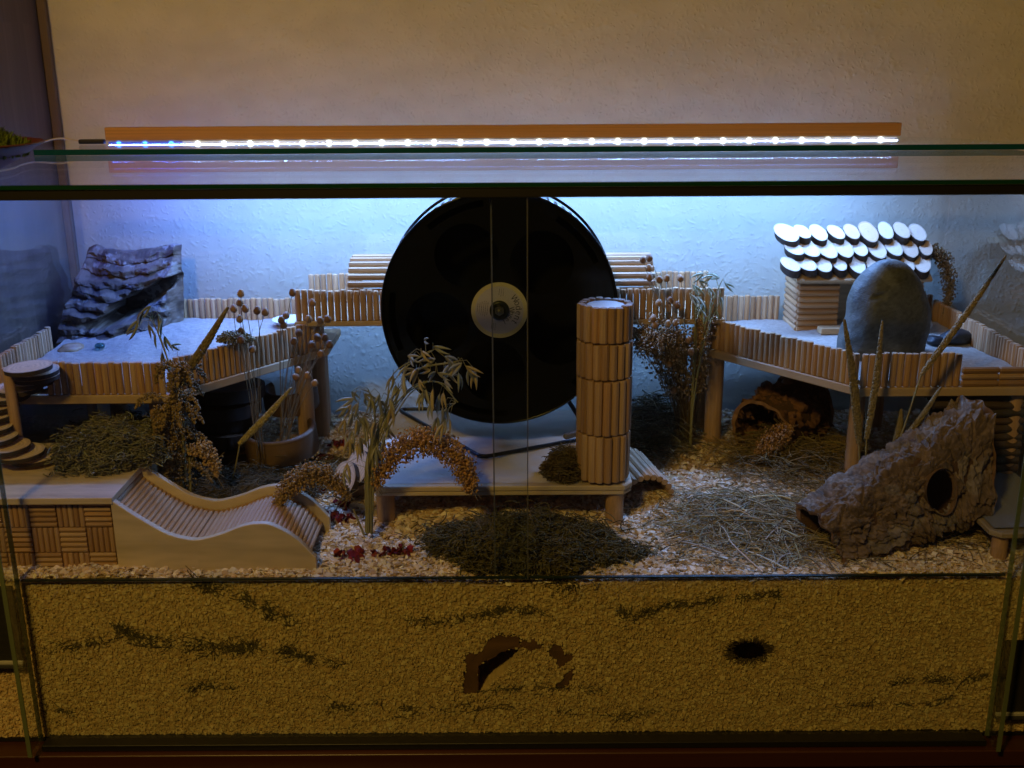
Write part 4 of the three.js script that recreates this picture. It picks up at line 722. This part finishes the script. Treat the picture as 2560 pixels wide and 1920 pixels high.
function millet(lab, stem, head, n, rad, size, col, seed, prof, branches = 0, cat = 'millet') {
  const t = thing('millet_spray', lab, cat, 'dried millet sprays'), R = rng(seed), S = new Acc(), H = new Acc();
  if (stem) stemTube(S, stem, 0.0016, 0.0011, C(0.30, 0.24, 0.09));
  stemTube(S, head, 0.0011, 0.0005, C(0.30, 0.22, 0.09));
  part(t, 'stem', S.build(), strandMat); milletHead(H, head, R, n, rad, size, col, 0, prof);
  for (let i = 0; i < n / 12; i++) { const c = new THREE.CatmullRomCurve3(head.map(P)), f = R(), p = c.getPoint(f), d = V(R() - .5, R() - .6, R() - .5).setLength(rad * 1.25); H.tube([p, p.clone().add(d.clone().multiplyScalar(.6)), p.clone().add(d)], 0.0004, 0.0003, C(0.3, 0.21, 0.09)); }
  if (branches) { const c = new THREE.CatmullRomCurve3(head.map(P)); for (let i = 0; i < branches; i++) { const p = c.getPoint(0.1 + 0.85 * R()), a = R() * 6.283, L = 0.022 + R() * 0.026, ex = Math.cos(a) * L, ez = Math.sin(a) * L * .7, b = [[p.x, p.y, p.z], [p.x + ex * .6, p.y + 0.010, p.z + ez * .6], [p.x + ex, p.y - 0.004 - R() * .012, p.z + ez]]; H.tube(path(b, 6), 0.0005, 0.0003, C(0.24, 0.17, 0.07)); milletHead(H, b, R, 40, 0.0058, size, col, 0.25); } }
  part(t, 'seed_head', H.build(), seedMat); return t;
}
const gold = C(0.50, 0.265, 0.075), tan = C(0.44, 0.27, 0.10);
millet('orange millet spray arching over the front of centre board', [[-0.160, 0.236, -0.108], [-0.158, 0.29, -0.105]], [[-0.156, 0.298, -0.104], [-0.140, 0.325, -0.1], [-0.116, 0.346, -0.098], [-0.092, 0.352, -0.098], [-0.066, 0.338, -0.098], [-0.052, 0.316, -0.097], [-0.046, 0.297, -0.096]], 1350, 0.0165, 0.0019, gold, 801, (f) => 0.35 + 0.75 * Math.sin(Math.PI * clamp(f * .75 + .15, 0, 1)));
millet('olive millet spray arching left over the end of wavy ramp', [[-0.168, 0.236, -0.105], [-0.178, 0.27, -0.1]], [[-0.182, 0.284, -0.098], [-0.196, 0.305, -0.096], [-0.216, 0.315, -0.094], [-0.238, 0.308, -0.092], [-0.255, 0.290, -0.090], [-0.262, 0.276, -0.088]], 1000, 0.0150, 0.0019, C(0.36, 0.22, 0.075), 802);
millet('tall bushy millet in front of the left platform corner', [[-0.385, 0.24, -0.17], [-0.392, 0.30, -0.165]], [[-0.392, 0.27, -0.165], [-0.394, 0.31, -0.162], [-0.390, 0.350, -0.160], [-0.384, 0.385, -0.158], [-0.372, 0.425, -0.155]], 560, 0.0200, 0.0019, C(0.27, 0.175, 0.06), 803, (f) => 1.1 - 0.8 * f, 34);
millet('drooping millet tip beside the bushy millet, over dark moss', [[-0.38, 0.24, -0.165], [-0.375, 0.31, -0.16]], [[-0.374, 0.318, -0.158], [-0.358, 0.322, -0.155], [-0.346, 0.310, -0.152], [-0.342, 0.290, -0.15]], 260, 0.0135, 0.0019, tan, 804);
millet('dark millet spray bending beside the log cabin roof', [[0.588, 0.390, -0.452], [0.574, 0.44, -0.452]], [[0.560, 0.478, -0.452], [0.572, 0.497, -0.452], [0.590, 0.490, -0.450], [0.602, 0.465, -0.448], [0.606, 0.435, -0.446], [0.600, 0.410, -0.445]], 700, 0.0135, 0.0019, C(0.22, 0.145, 0.06), 805);
millet('reddish millet cluster lying at the mouth of cork tunnel', null, [[0.360, 0.292, -0.305], [0.345, 0.282, -0.300], [0.328, 0.266, -0.298], [0.312, 0.248, -0.295]], 760, 0.0175, 0.0021, C(0.42, 0.23, 0.10), 806);
millet('pinkish millet head high in the bundle right of tower', [[0.236, 0.24, -0.372], [0.222, 0.33, -0.36]], [[0.222, 0.36, -0.358], [0.205, 0.392, -0.352], [0.185, 0.402, -0.348], [0.164, 0.396, -0.345]], 1100, 0.0290, 0.0020, C(0.36, 0.23, 0.11), 807, null, 12);
millet('knotty millet head leaning to the right platform post', [[0.238, 0.24, -0.372], [0.240, 0.34, -0.362]], [[0.240, 0.365, -0.36], [0.246, 0.392, -0.356], [0.252, 0.418, -0.354], [0.246, 0.438, -0.352]], 520, 0.0155, 0.0021, C(0.44, 0.27, 0.14), 808);
millet('short pale millet lying on the left platform fence', null, [[-0.352, 0.432, -0.238], [-0.335, 0.431, -0.250], [-0.315, 0.424, -0.268]], 300, 0.0100, 0.0018, C(0.36, 0.28, 0.13), 809);
{
  const R = rng(815), A = new Acc(), H = new Acc(), t = thing('dry_stem_bundle', 'sheaf of dry brown stems with tiny husks right of tower', 'dried stems');
  for (let i = 0; i < 46; i++) { const bx = 0.238 + (R() - .5) * .020, bz = -0.372 + (R() - .5) * .02, tx = 0.216 + (R() - .5) * 0.105, ty = 0.385 + R() * 0.06 - Math.abs(tx - 0.22) * .3, tz = -0.352 + (R() - .5) * .05, p = path([[bx, 0.236, bz], [lerp(bx, tx, .25), 0.30, lerp(bz, tz, .4)], [lerp(bx, tx, .6), 0.35, lerp(bz, tz, .7)], [tx, ty, tz]], 12); A.tube(p, 0.0009, 0.0004, vary(C(0.25, 0.16, 0.065), R, .35)); for (let k = 0; k < 26; k++) { const q = p[6 + Math.floor(R() * 7)], s = 0.0008 + R() * 0.0009; H.geo(icoUnit, M4(q.x + (R() - .5) * .018, q.y + (R() - .5) * .014, q.z + (R() - .5) * .018, s, s * 1.8, s, R() * 3, R() * 3, R() * 3), vary(C(0.33, 0.22, 0.11), R, .4)); } }
  part(t, 'stems', A.build(), strandMat); part(t, 'husks', H.build(), seedMat);
}
// flax: round pods on thin stems
const podGeo = (() => { const g = new THREE.SphereGeometry(0.0046, 14, 10); displaced(g, (p) => { if (p.y > 0.0036) p.y += 0.0012; const a = Math.atan2(p.z, p.x), k = 1 - 0.05 * Math.abs(Math.sin(a * 2.5)); p.x *= k; p.z *= k; }); return g; })();
const podMats = [C(0.36, 0.185, 0.075), C(0.26, 0.13, 0.055), C(0.42, 0.24, 0.11)].map((c) => std({ color: c, roughness: 0.55 }));
function flax(lab, base, pods, seed) {
  const t = thing('flax_stems', lab, 'flax', 'dried flax stems'), R = rng(seed), A = new Acc();
  pods.forEach((p) => { const b = V(base[0] + (R() - .5) * .012, base[1], base[2] + (R() - .5) * .012), q = P(p); A.tube(path([[b.x, b.y, b.z], [lerp(b.x, q.x, .35), lerp(b.y, q.y, .5), lerp(b.z, q.z, .4)], [lerp(b.x, q.x, .8) + (R() - .5) * .008, lerp(b.y, q.y, .88), q.z], [q.x, q.y, q.z]], 10), 0.0006, 0.0004, C(0.22, 0.14, 0.06)); });
  part(t, 'stems', A.build(), strandMat);
  for (const p of pods) part(t, 'seed_pod', podGeo, podMats[Math.floor(R() * 3)], p, [(R() - .5), R() * 6, (R() - .5)]);
}
flax('flax stems with a string of round pods above left platform fence', [-0.318,0.245,-0.262], [[-0.3268, 0.4816, -0.263], [-0.3299, 0.4694, -0.267], [-0.3354, 0.4639, -0.258], [-0.3232, 0.4623, -0.265], [-0.3318, 0.449, -0.268], [-0.3286, 0.4369, -0.258], [-0.3253, 0.4293, -0.242], [-0.3047, 0.4642, -0.246], [-0.2951, 0.4622, -0.247], [-0.3181, 0.4122, -0.263]] ,811);
flax('flax stems with scattered brown pods by the left platform post', [-0.300,0.245,-0.285], [[-0.2655, 0.4811, -0.269], [-0.2436, 0.4666, -0.277], [-0.2266, 0.4455, -0.28], [-0.2503, 0.4452, -0.282], [-0.2774, 0.4507, -0.279], [-0.2786, 0.4501, -0.257], [-0.2769, 0.443, -0.26], [-0.2323, 0.4483, -0.261], [-0.2369, 0.4268, -0.261], [-0.2311, 0.4223, -0.279], [-0.2622, 0.4291, -0.276], [-0.2671, 0.4211, -0.266], [-0.2446, 0.4176, -0.263], [-0.2224, 0.4185, -0.259], [-0.2338, 0.4069, -0.259], [-0.267, 0.3799, -0.282], [-0.2674, 0.3752, -0.267], [-0.2525, 0.3775, -0.265], [-0.2454, 0.3664, -0.27]] ,812);
flax('flax stems with round pods in the bundle right of tower', [0.236,0.24,-0.372], [[0.1679, 0.5052, -0.345], [0.1749, 0.5091, -0.336], [0.1762, 0.4941, -0.347], [0.1739, 0.4869, -0.322], [0.1871, 0.4835, -0.324], [0.1973, 0.4833, -0.334], [0.2161, 0.4818, -0.341], [0.1868, 0.4539, -0.323], [0.2029, 0.4546, -0.333], [0.1805, 0.4338, -0.324], [0.1833, 0.4245, -0.325], [0.2013, 0.4238, -0.335], [0.2113, 0.4243, -0.338], [0.2118, 0.4488, -0.332], [0.2294, 0.4016, -0.337], [0.201, 0.3716, -0.345], [0.2054, 0.3676, -0.341], [0.2306, 0.389, -0.326], [0.2413, 0.3384, -0.349], [0.2457, 0.3499, -0.349], [0.2113, 0.3346, -0.331]] ,813);
// grass spikes
function spike(lab, base, foot, tip, r, col, seed) {
  const t = thing('grass_spike', lab, 'grass spike', 'dried grass spikes'), R = rng(seed), A = new Acc(), S = new Acc();
  S.tube(path([base, [lerp(base[0], foot[0], .55), lerp(base[1], foot[1], .5), lerp(base[2], foot[2], .5)], foot], 10), 0.0011, 0.0009, C(0.32, 0.25, 0.09), 6); part(t, 'stem', S.build(), strandMat);
  const pts = path([foot, [lerp(foot[0], tip[0], .5) + 0.002, lerp(foot[1], tip[1], .5), lerp(foot[2], tip[2], .5)], tip], 30); A.tube(pts, 0, 0, col, 10, (f) => r * 0.8 * Math.pow(Math.sin(Math.PI * clamp(0.08 + f * 0.9, 0, 1)), 0.55) * (1 - f * 0.45));
  for (let i = 0; i < 900; i++) { const f = R(), k = Math.min(29, Math.floor(f * 30)), p = pts[k].clone().lerp(pts[k + 1], f * 30 - k), e = r * Math.pow(Math.sin(Math.PI * clamp(0.08 + f * 0.9, 0, 1)), 0.55) * (1 - f * 0.45), a = R() * 6.283, d = pts[k + 1].clone().sub(pts[k]).normalize(), u = V(0, 0, 1).cross(d).normalize(), w = d.clone().cross(u), s = 0.0010; A.geo(icoUnit, M4(p.x + (u.x * Math.cos(a) + w.x * Math.sin(a)) * e * .9, p.y + (u.y * Math.cos(a) + w.y * Math.sin(a)) * e * .9, p.z + (u.z * Math.cos(a) + w.z * Math.sin(a)) * e * .9, s, s * 1.7, s, 0, 0, Math.atan2(d.y, d.x) - 1.57), vary(col, R, 0.4)); }
  part(t, 'seed_head', A.build(), seedMat);
}
const sp = C(0.24, 0.175, 0.06);
spike('thick grass spike rising over the left platform sand', [-0.385, 0.24, -0.18], [-0.3855, 0.392, -0.162], [-0.3130, 0.490, -0.150], 0.0062, sp, 821);
spike('slender yellow spike leaning right under the left platform', [-0.345, 0.250, -0.205], [-0.322, 0.318, -0.185], [-0.2520, 0.393, -0.160], 0.0046, C(0.40, 0.31, 0.10), 822);
spike('short bent spike in the bushy millet by the left platform', [-0.388, 0.24, -0.178], [-0.397, 0.365, -0.165], [-0.3720, 0.425, -0.158], 0.0050, sp, 823);
spike('very long grass spike leaning far right past the boulder', [0.425, 0.245, -0.155], [0.4560, 0.412, -0.138], [0.5340, 0.5440, -0.14], 0.0040, C(0.30, 0.21, 0.075), 824);
spike('upright grass spike left in front of the boulder', [0.408, 0.245, -0.150], [0.3950, 0.330, -0.142], [0.3655, 0.4740, -0.14], 0.0058, sp, 825);
spike('pale grass spike standing before the middle of the boulder', [0.412, 0.245, -0.152], [0.4030, 0.335, -0.142], [0.4075, 0.4720, -0.14], 0.0046, C(0.27, 0.20, 0.08), 826);
spike('low grass spike crossing the right platform edge board', [0.430, 0.245, -0.150], [0.4420, 0.330, -0.140], [0.4790, 0.3960, -0.138], 0.0036, sp, 827);
spike('stubby grass spike behind the top of big cork log', [0.435, 0.245, -0.165], [0.4450, 0.310, -0.168], [0.4500, 0.3600, -0.170], 0.0048, sp, 828);
// oats: stalks with drooping pointed husks
const huskGeo = (() => { const A = new Acc(); const one = (dx, ang) => A.tube(Array.from({ length: 7 }, (_, i) => { const f = i / 6; return V(dx * Math.sin(f * 1.9), -f * 0.0205, 0.0012 * Math.sin(f * 3)); }), 0, 0, C(1, 1, 1), 5, (f) => 0.0001 + 0.0018 * Math.sin(Math.PI * Math.pow(f, 0.75)) * (1 - .25 * f)); one(0.0036, 0); one(-0.0030, 0); return A.build(); })();
const huskMats = [C(0.36, 0.32, 0.18), C(0.29, 0.28, 0.17), C(0.44, 0.33, 0.13)].map((c) => std({ color: c, roughness: 0.6 }));
function oats(lab, base, stalks, husks, seed, mats = huskMats, scale = 1) {
  const t = thing('oat_bunch', lab, 'oats', 'dried oats'), R = rng(seed), A = new Acc();
  if (husks.length > 30) husks = husks.flatMap((h, i) => i % 2 ? [h] : [h, [h[0] + (R() - .5) * .016, h[1] + (R() - .5) * .016, h[2] + (R() - .5) * .03, h[3] + (R() - .5) * .7]]);
  for (const q of stalks.slice()) stalks.push(q.map((p, i) => [p[0] + (R() - .5) * (0.004 + i * 0.003), p[1], p[2] + (R() - .5) * (0.006 + i * .005)]));
  for (const s of stalks) A.tube(path(s, 24), 0.0013, 0.0005, vary(C(0.28, 0.25, 0.11), R, .2), 6);
  for (const h of husks) { const q = P(h); let best = null, bd = 9; for (const s of stalks) for (const p of path(s, 24)) { const d = p.distanceTo(q) + (p.y < q.y ? 0.02 : 0); if (d < bd) { bd = d; best = p; } } A.tube([best, best.clone().lerp(q, .5).add(V(0, 0.006, 0)), q], 0.0004, 0.0003, C(0.34, 0.29, 0.13)); }
  part(t, 'stalks', A.build(), strandMat);
  for (const h of husks) { const m = part(t, 'husk', huskGeo, mats[Math.floor(R() * mats.length)], h.slice(0, 3), [(R() - .5) * .9, R() * 6.3, (h[3] ?? 0) + (R() - .5) * .5]); m.scale.setScalar(scale * (0.85 + R() * .35)); }
}
function petals(lab, x, z, rad, n, seed) {
  const R = rng(seed), A = new Acc(), leaf = new THREE.PlaneGeometry(1, 0.7, 4, 3); displaced(leaf, (p) => { const k = Math.sqrt(Math.max(0, 1 - 3.2 * p.x * p.x)); p.y *= 0.35 + 0.65 * k; p.z = 0.35 * (p.x * p.x + p.y * p.y) + 0.12 * Math.sin(p.x * 7); });
  const cols = [C(0.20, 0.012, 0.012), C(0.26, 0.035, 0.012), C(0.16, 0.008, 0.03)];
  for (let i = 0; i < n; i++) { const a = R() * 6.283, r = Math.sqrt(R()) * rad, s = 0.007 + R() * 0.006, px = x + Math.cos(a) * r * 1.5, pz = z + Math.sin(a) * r; A.geo(leaf, M4(px, bedY(px, pz) + 0.004 + R() * 0.008 * (1 - r / rad), pz, s, s, s, R() * 3, R() * 6, R() * 3), vary(cols[Math.floor(R() * 3)], R, 0.3)); }
  solo('dried_petals', A.build(), strandMat, lab, 'petals', 'red dried petals on the bedding');
}
oats('bunch of drooping dried oats standing at front centre', null, [[[-0.1623, 0.244, -0.095], [-0.156, 0.327, -0.095], [-0.1382, 0.391, -0.095], [-0.1219, 0.4273, -0.095], [-0.0914, 0.4518, -0.095]], [[-0.1597, 0.2439, -0.095], [-0.1535, 0.327, -0.095], [-0.128, 0.3962, -0.095], [-0.1019, 0.4324, -0.095], [-0.0571, 0.4424, -0.095]], [[-0.1649, 0.244, -0.095], [-0.1586, 0.327, -0.095], [-0.1487, 0.3805, -0.095], [-0.1525, 0.4068, -0.095], [-0.1622, 0.412, -0.095]], [[-0.1612, 0.244, -0.095], [-0.1563, 0.3216, -0.095], [-0.1336, 0.3804, -0.095], [-0.1024, 0.4169, -0.095], [-0.0726, 0.4167, -0.095], [-0.0606, 0.3957, -0.095]], [[-0.1638, 0.244, -0.095], [-0.1614, 0.3216, -0.095], [-0.1546, 0.3593, -0.095], [-0.1687, 0.3806, -0.095]], [[-0.1581, 0.2439, -0.095], [-0.1502, 0.3215, -0.095], [-0.1287, 0.3777, -0.095], [-0.1025, 0.4117, -0.095], [-0.0878, 0.4064, -0.095]]] , [[-0.1064, 0.4475, -0.0959, 1.2], [-0.0966, 0.453, -0.098, 1.4], [-0.0845, 0.4566, -0.1037, 1.6], [-0.1107, 0.44, -0.0862, 0.9], [-0.103, 0.429, -0.1068, 1.2], [-0.0817, 0.4451, -0.0949, 1.3], [-0.0712, 0.4502, -0.0854, 1.2], [-0.0652, 0.437, -0.1051, 1.0], [-0.0869, 0.4326, -0.0937, 1.3], [-0.0795, 0.4305, -0.0922, 0.8], [-0.0704, 0.429, -0.106, 1.1], [-0.0599, 0.4339, -0.0979, 0.9], [-0.0496, 0.4386, -0.0901, 0.8], [-0.0998, 0.4217, -0.0962, 0.9], [-0.1164, 0.4263, -0.0896, 0.5], [-0.1278, 0.425, -0.1032, 0.2], [-0.1255, 0.4151, -0.1013, -0.4], [-0.0579, 0.4268, -0.1043, 0.3], [-0.0474, 0.4321, -0.0948, 0.2], [-0.0917, 0.4147, -0.0848, 0.2], [-0.1, 0.4071, -0.0928, 0], [-0.0875, 0.398, -0.0884, 0], [-0.078, 0.4054, -0.0978, 0.2], [-0.0753, 0.3925, -0.0891, 0.3], [-0.0741, 0.3768, -0.1046, 0.3], [-0.071, 0.3889, -0.1, 0.4], [-0.0807, 0.3815, -0.0908, 0.1], [-0.0847, 0.4132, -0.0896, 0.4], [-0.133, 0.4008, -0.0969, -0.6], [-0.1439, 0.4037, -0.1049, -0.8], [-0.1414, 0.3892, -0.1006, -0.5], [-0.1537, 0.3994, -0.102, -0.6], [-0.1608, 0.4052, -0.1003, -0.9], [-0.1644, 0.3988, -0.0876, -0.7], [-0.1713, 0.3994, -0.1022, -1], [-0.172, 0.389, -0.0857, -0.5], [-0.1767, 0.3942, -0.0859, -0.8], [-0.1705, 0.3744, -0.1057, -0.3], [-0.1616, 0.3796, -0.0979, -0.2], [-0.1814, 0.378, -0.0952, -0.4], [-0.1763, 0.3608, -0.1064, -0.1], [-0.1596, 0.3667, -0.0968, 0.1], [-0.1476, 0.3785, -0.0852, 0.3], [-0.1534, 0.356, -0.1043, 0.1], [-0.1646, 0.3548, -0.0927, -0.1], [-0.1717, 0.3454, -0.1041, -0.2], [-0.1472, 0.3492, -0.0931, 0.2], [-0.1296, 0.394, -0.0855, 0.2], [-0.1372, 0.3727, -0.1021, 0.3], [-0.141, 0.355, -0.1068, 0.1], [-0.1791, 0.3532, -0.105, -0.2], [-0.1581, 0.3355, -0.094, 0.1], [-0.1834, 0.3227, -0.1066, -0.2]] ,831);
oats('pale grey-green oats at top of the bundle right of tower', null, [[[0.2382, 0.252, -0.345], [0.2381, 0.3269, -0.345], [0.2379, 0.4026, -0.345], [0.2415, 0.4579, -0.345], [0.2552, 0.482, -0.345]], [[0.2395, 0.252, -0.345], [0.2412, 0.3269, -0.345], [0.2497, 0.4088, -0.345], [0.2623, 0.4578, -0.345], [0.2702, 0.4789, -0.345]]] , [[0.2336, 0.4711, -0.355, 0.6], [0.2405, 0.479, -0.3451, 0.8], [0.2442, 0.49, -0.3349, 1], [0.2584, 0.4846, -0.3469, 1.2], [0.2675, 0.4814, -0.3474, 1.3], [0.2727, 0.4753, -0.3417, 0.9], [0.2546, 0.4679, -0.3548, 0.5], [0.2381, 0.4583, -0.3431, -0.4], [0.2491, 0.45, -0.3529, -0.3], [0.229, 0.4615, -0.3424, -0.6], [0.2545, 0.4541, -0.334, 0.2], [0.2652, 0.4401, -0.3557, 0.1], [0.2543, 0.4337, -0.3437, 0], [0.2678, 0.4583, -0.3424, 0.5], [0.2375, 0.4439, -0.3534, -0.7], [0.2463, 0.4383, -0.3506, -0.2]] ,832, [C(0.36,0.40,0.27), C(0.44,0.45,0.32)].map((c) => std({ color: c, roughness: 0.6 })), 0.95);
oats('thin grey oat sprig reaching over the left platform fence', null, [[[-0.386, 0.2765, -0.17], [-0.3811, 0.3569, -0.17], [-0.3891, 0.4127, -0.17], [-0.3984, 0.4509, -0.17], [-0.4041, 0.4724, -0.17]]] , [[-0.4092, 0.4858, -0.1581, 0.8], [-0.4009, 0.4911, -0.158, 1.0], [-0.4012, 0.4783, -0.1791, 0.3], [-0.418, 0.4737, -0.1651, -0.8], [-0.4061, 0.4697, -0.1592, -0.5], [-0.3958, 0.4709, -0.1763, 0.4], [-0.4022, 0.457, -0.1673, -0.3], [-0.3966, 0.4508, -0.181, 0.5], [-0.4247, 0.46, -0.1732, -1], [-0.3847, 0.4438, -0.1658, 0.6], [-0.3967, 0.4352, -0.1678, -0.6]] ,833, [C(0.26,0.27,0.17), C(0.20,0.17,0.09)].map((c) => std({ color: c, roughness: 0.6 })), 0.9);
petals('crimson dried petals in front of the low board leg', -0.178, -0.0579, 0.012, 26, 840);
petals('loose red petals under the front edge of centre board', -0.1404, -0.0597, 0.01, 18, 841);
petals('rust-red petal scatter left of the large moss cushion', -0.1194, -0.0618, 0.009, 16, 842);
petals('red petals beside the foot of olive millet', -0.2058, -0.1743, 0.009, 14, 843);
petals('dark red petals near the right end of wavy ramp', -0.2083, -0.1446, 0.008, 12, 844);
petals('purple-red petals between ramp and slice steps', -0.1926, -0.1404, 0.007, 10, 845);
petals('magenta petals beside the slice steps', -0.2354, -0.3677, 0.01, 16, 846);
petals('red petals at the foot of left platform post', -0.2482, -0.3121, 0.01, 14, 847);
petals('small red petals on bedding behind olive millet', -0.2361, -0.2058, 0.007, 8, 848);
renderer.render(scene, camera);
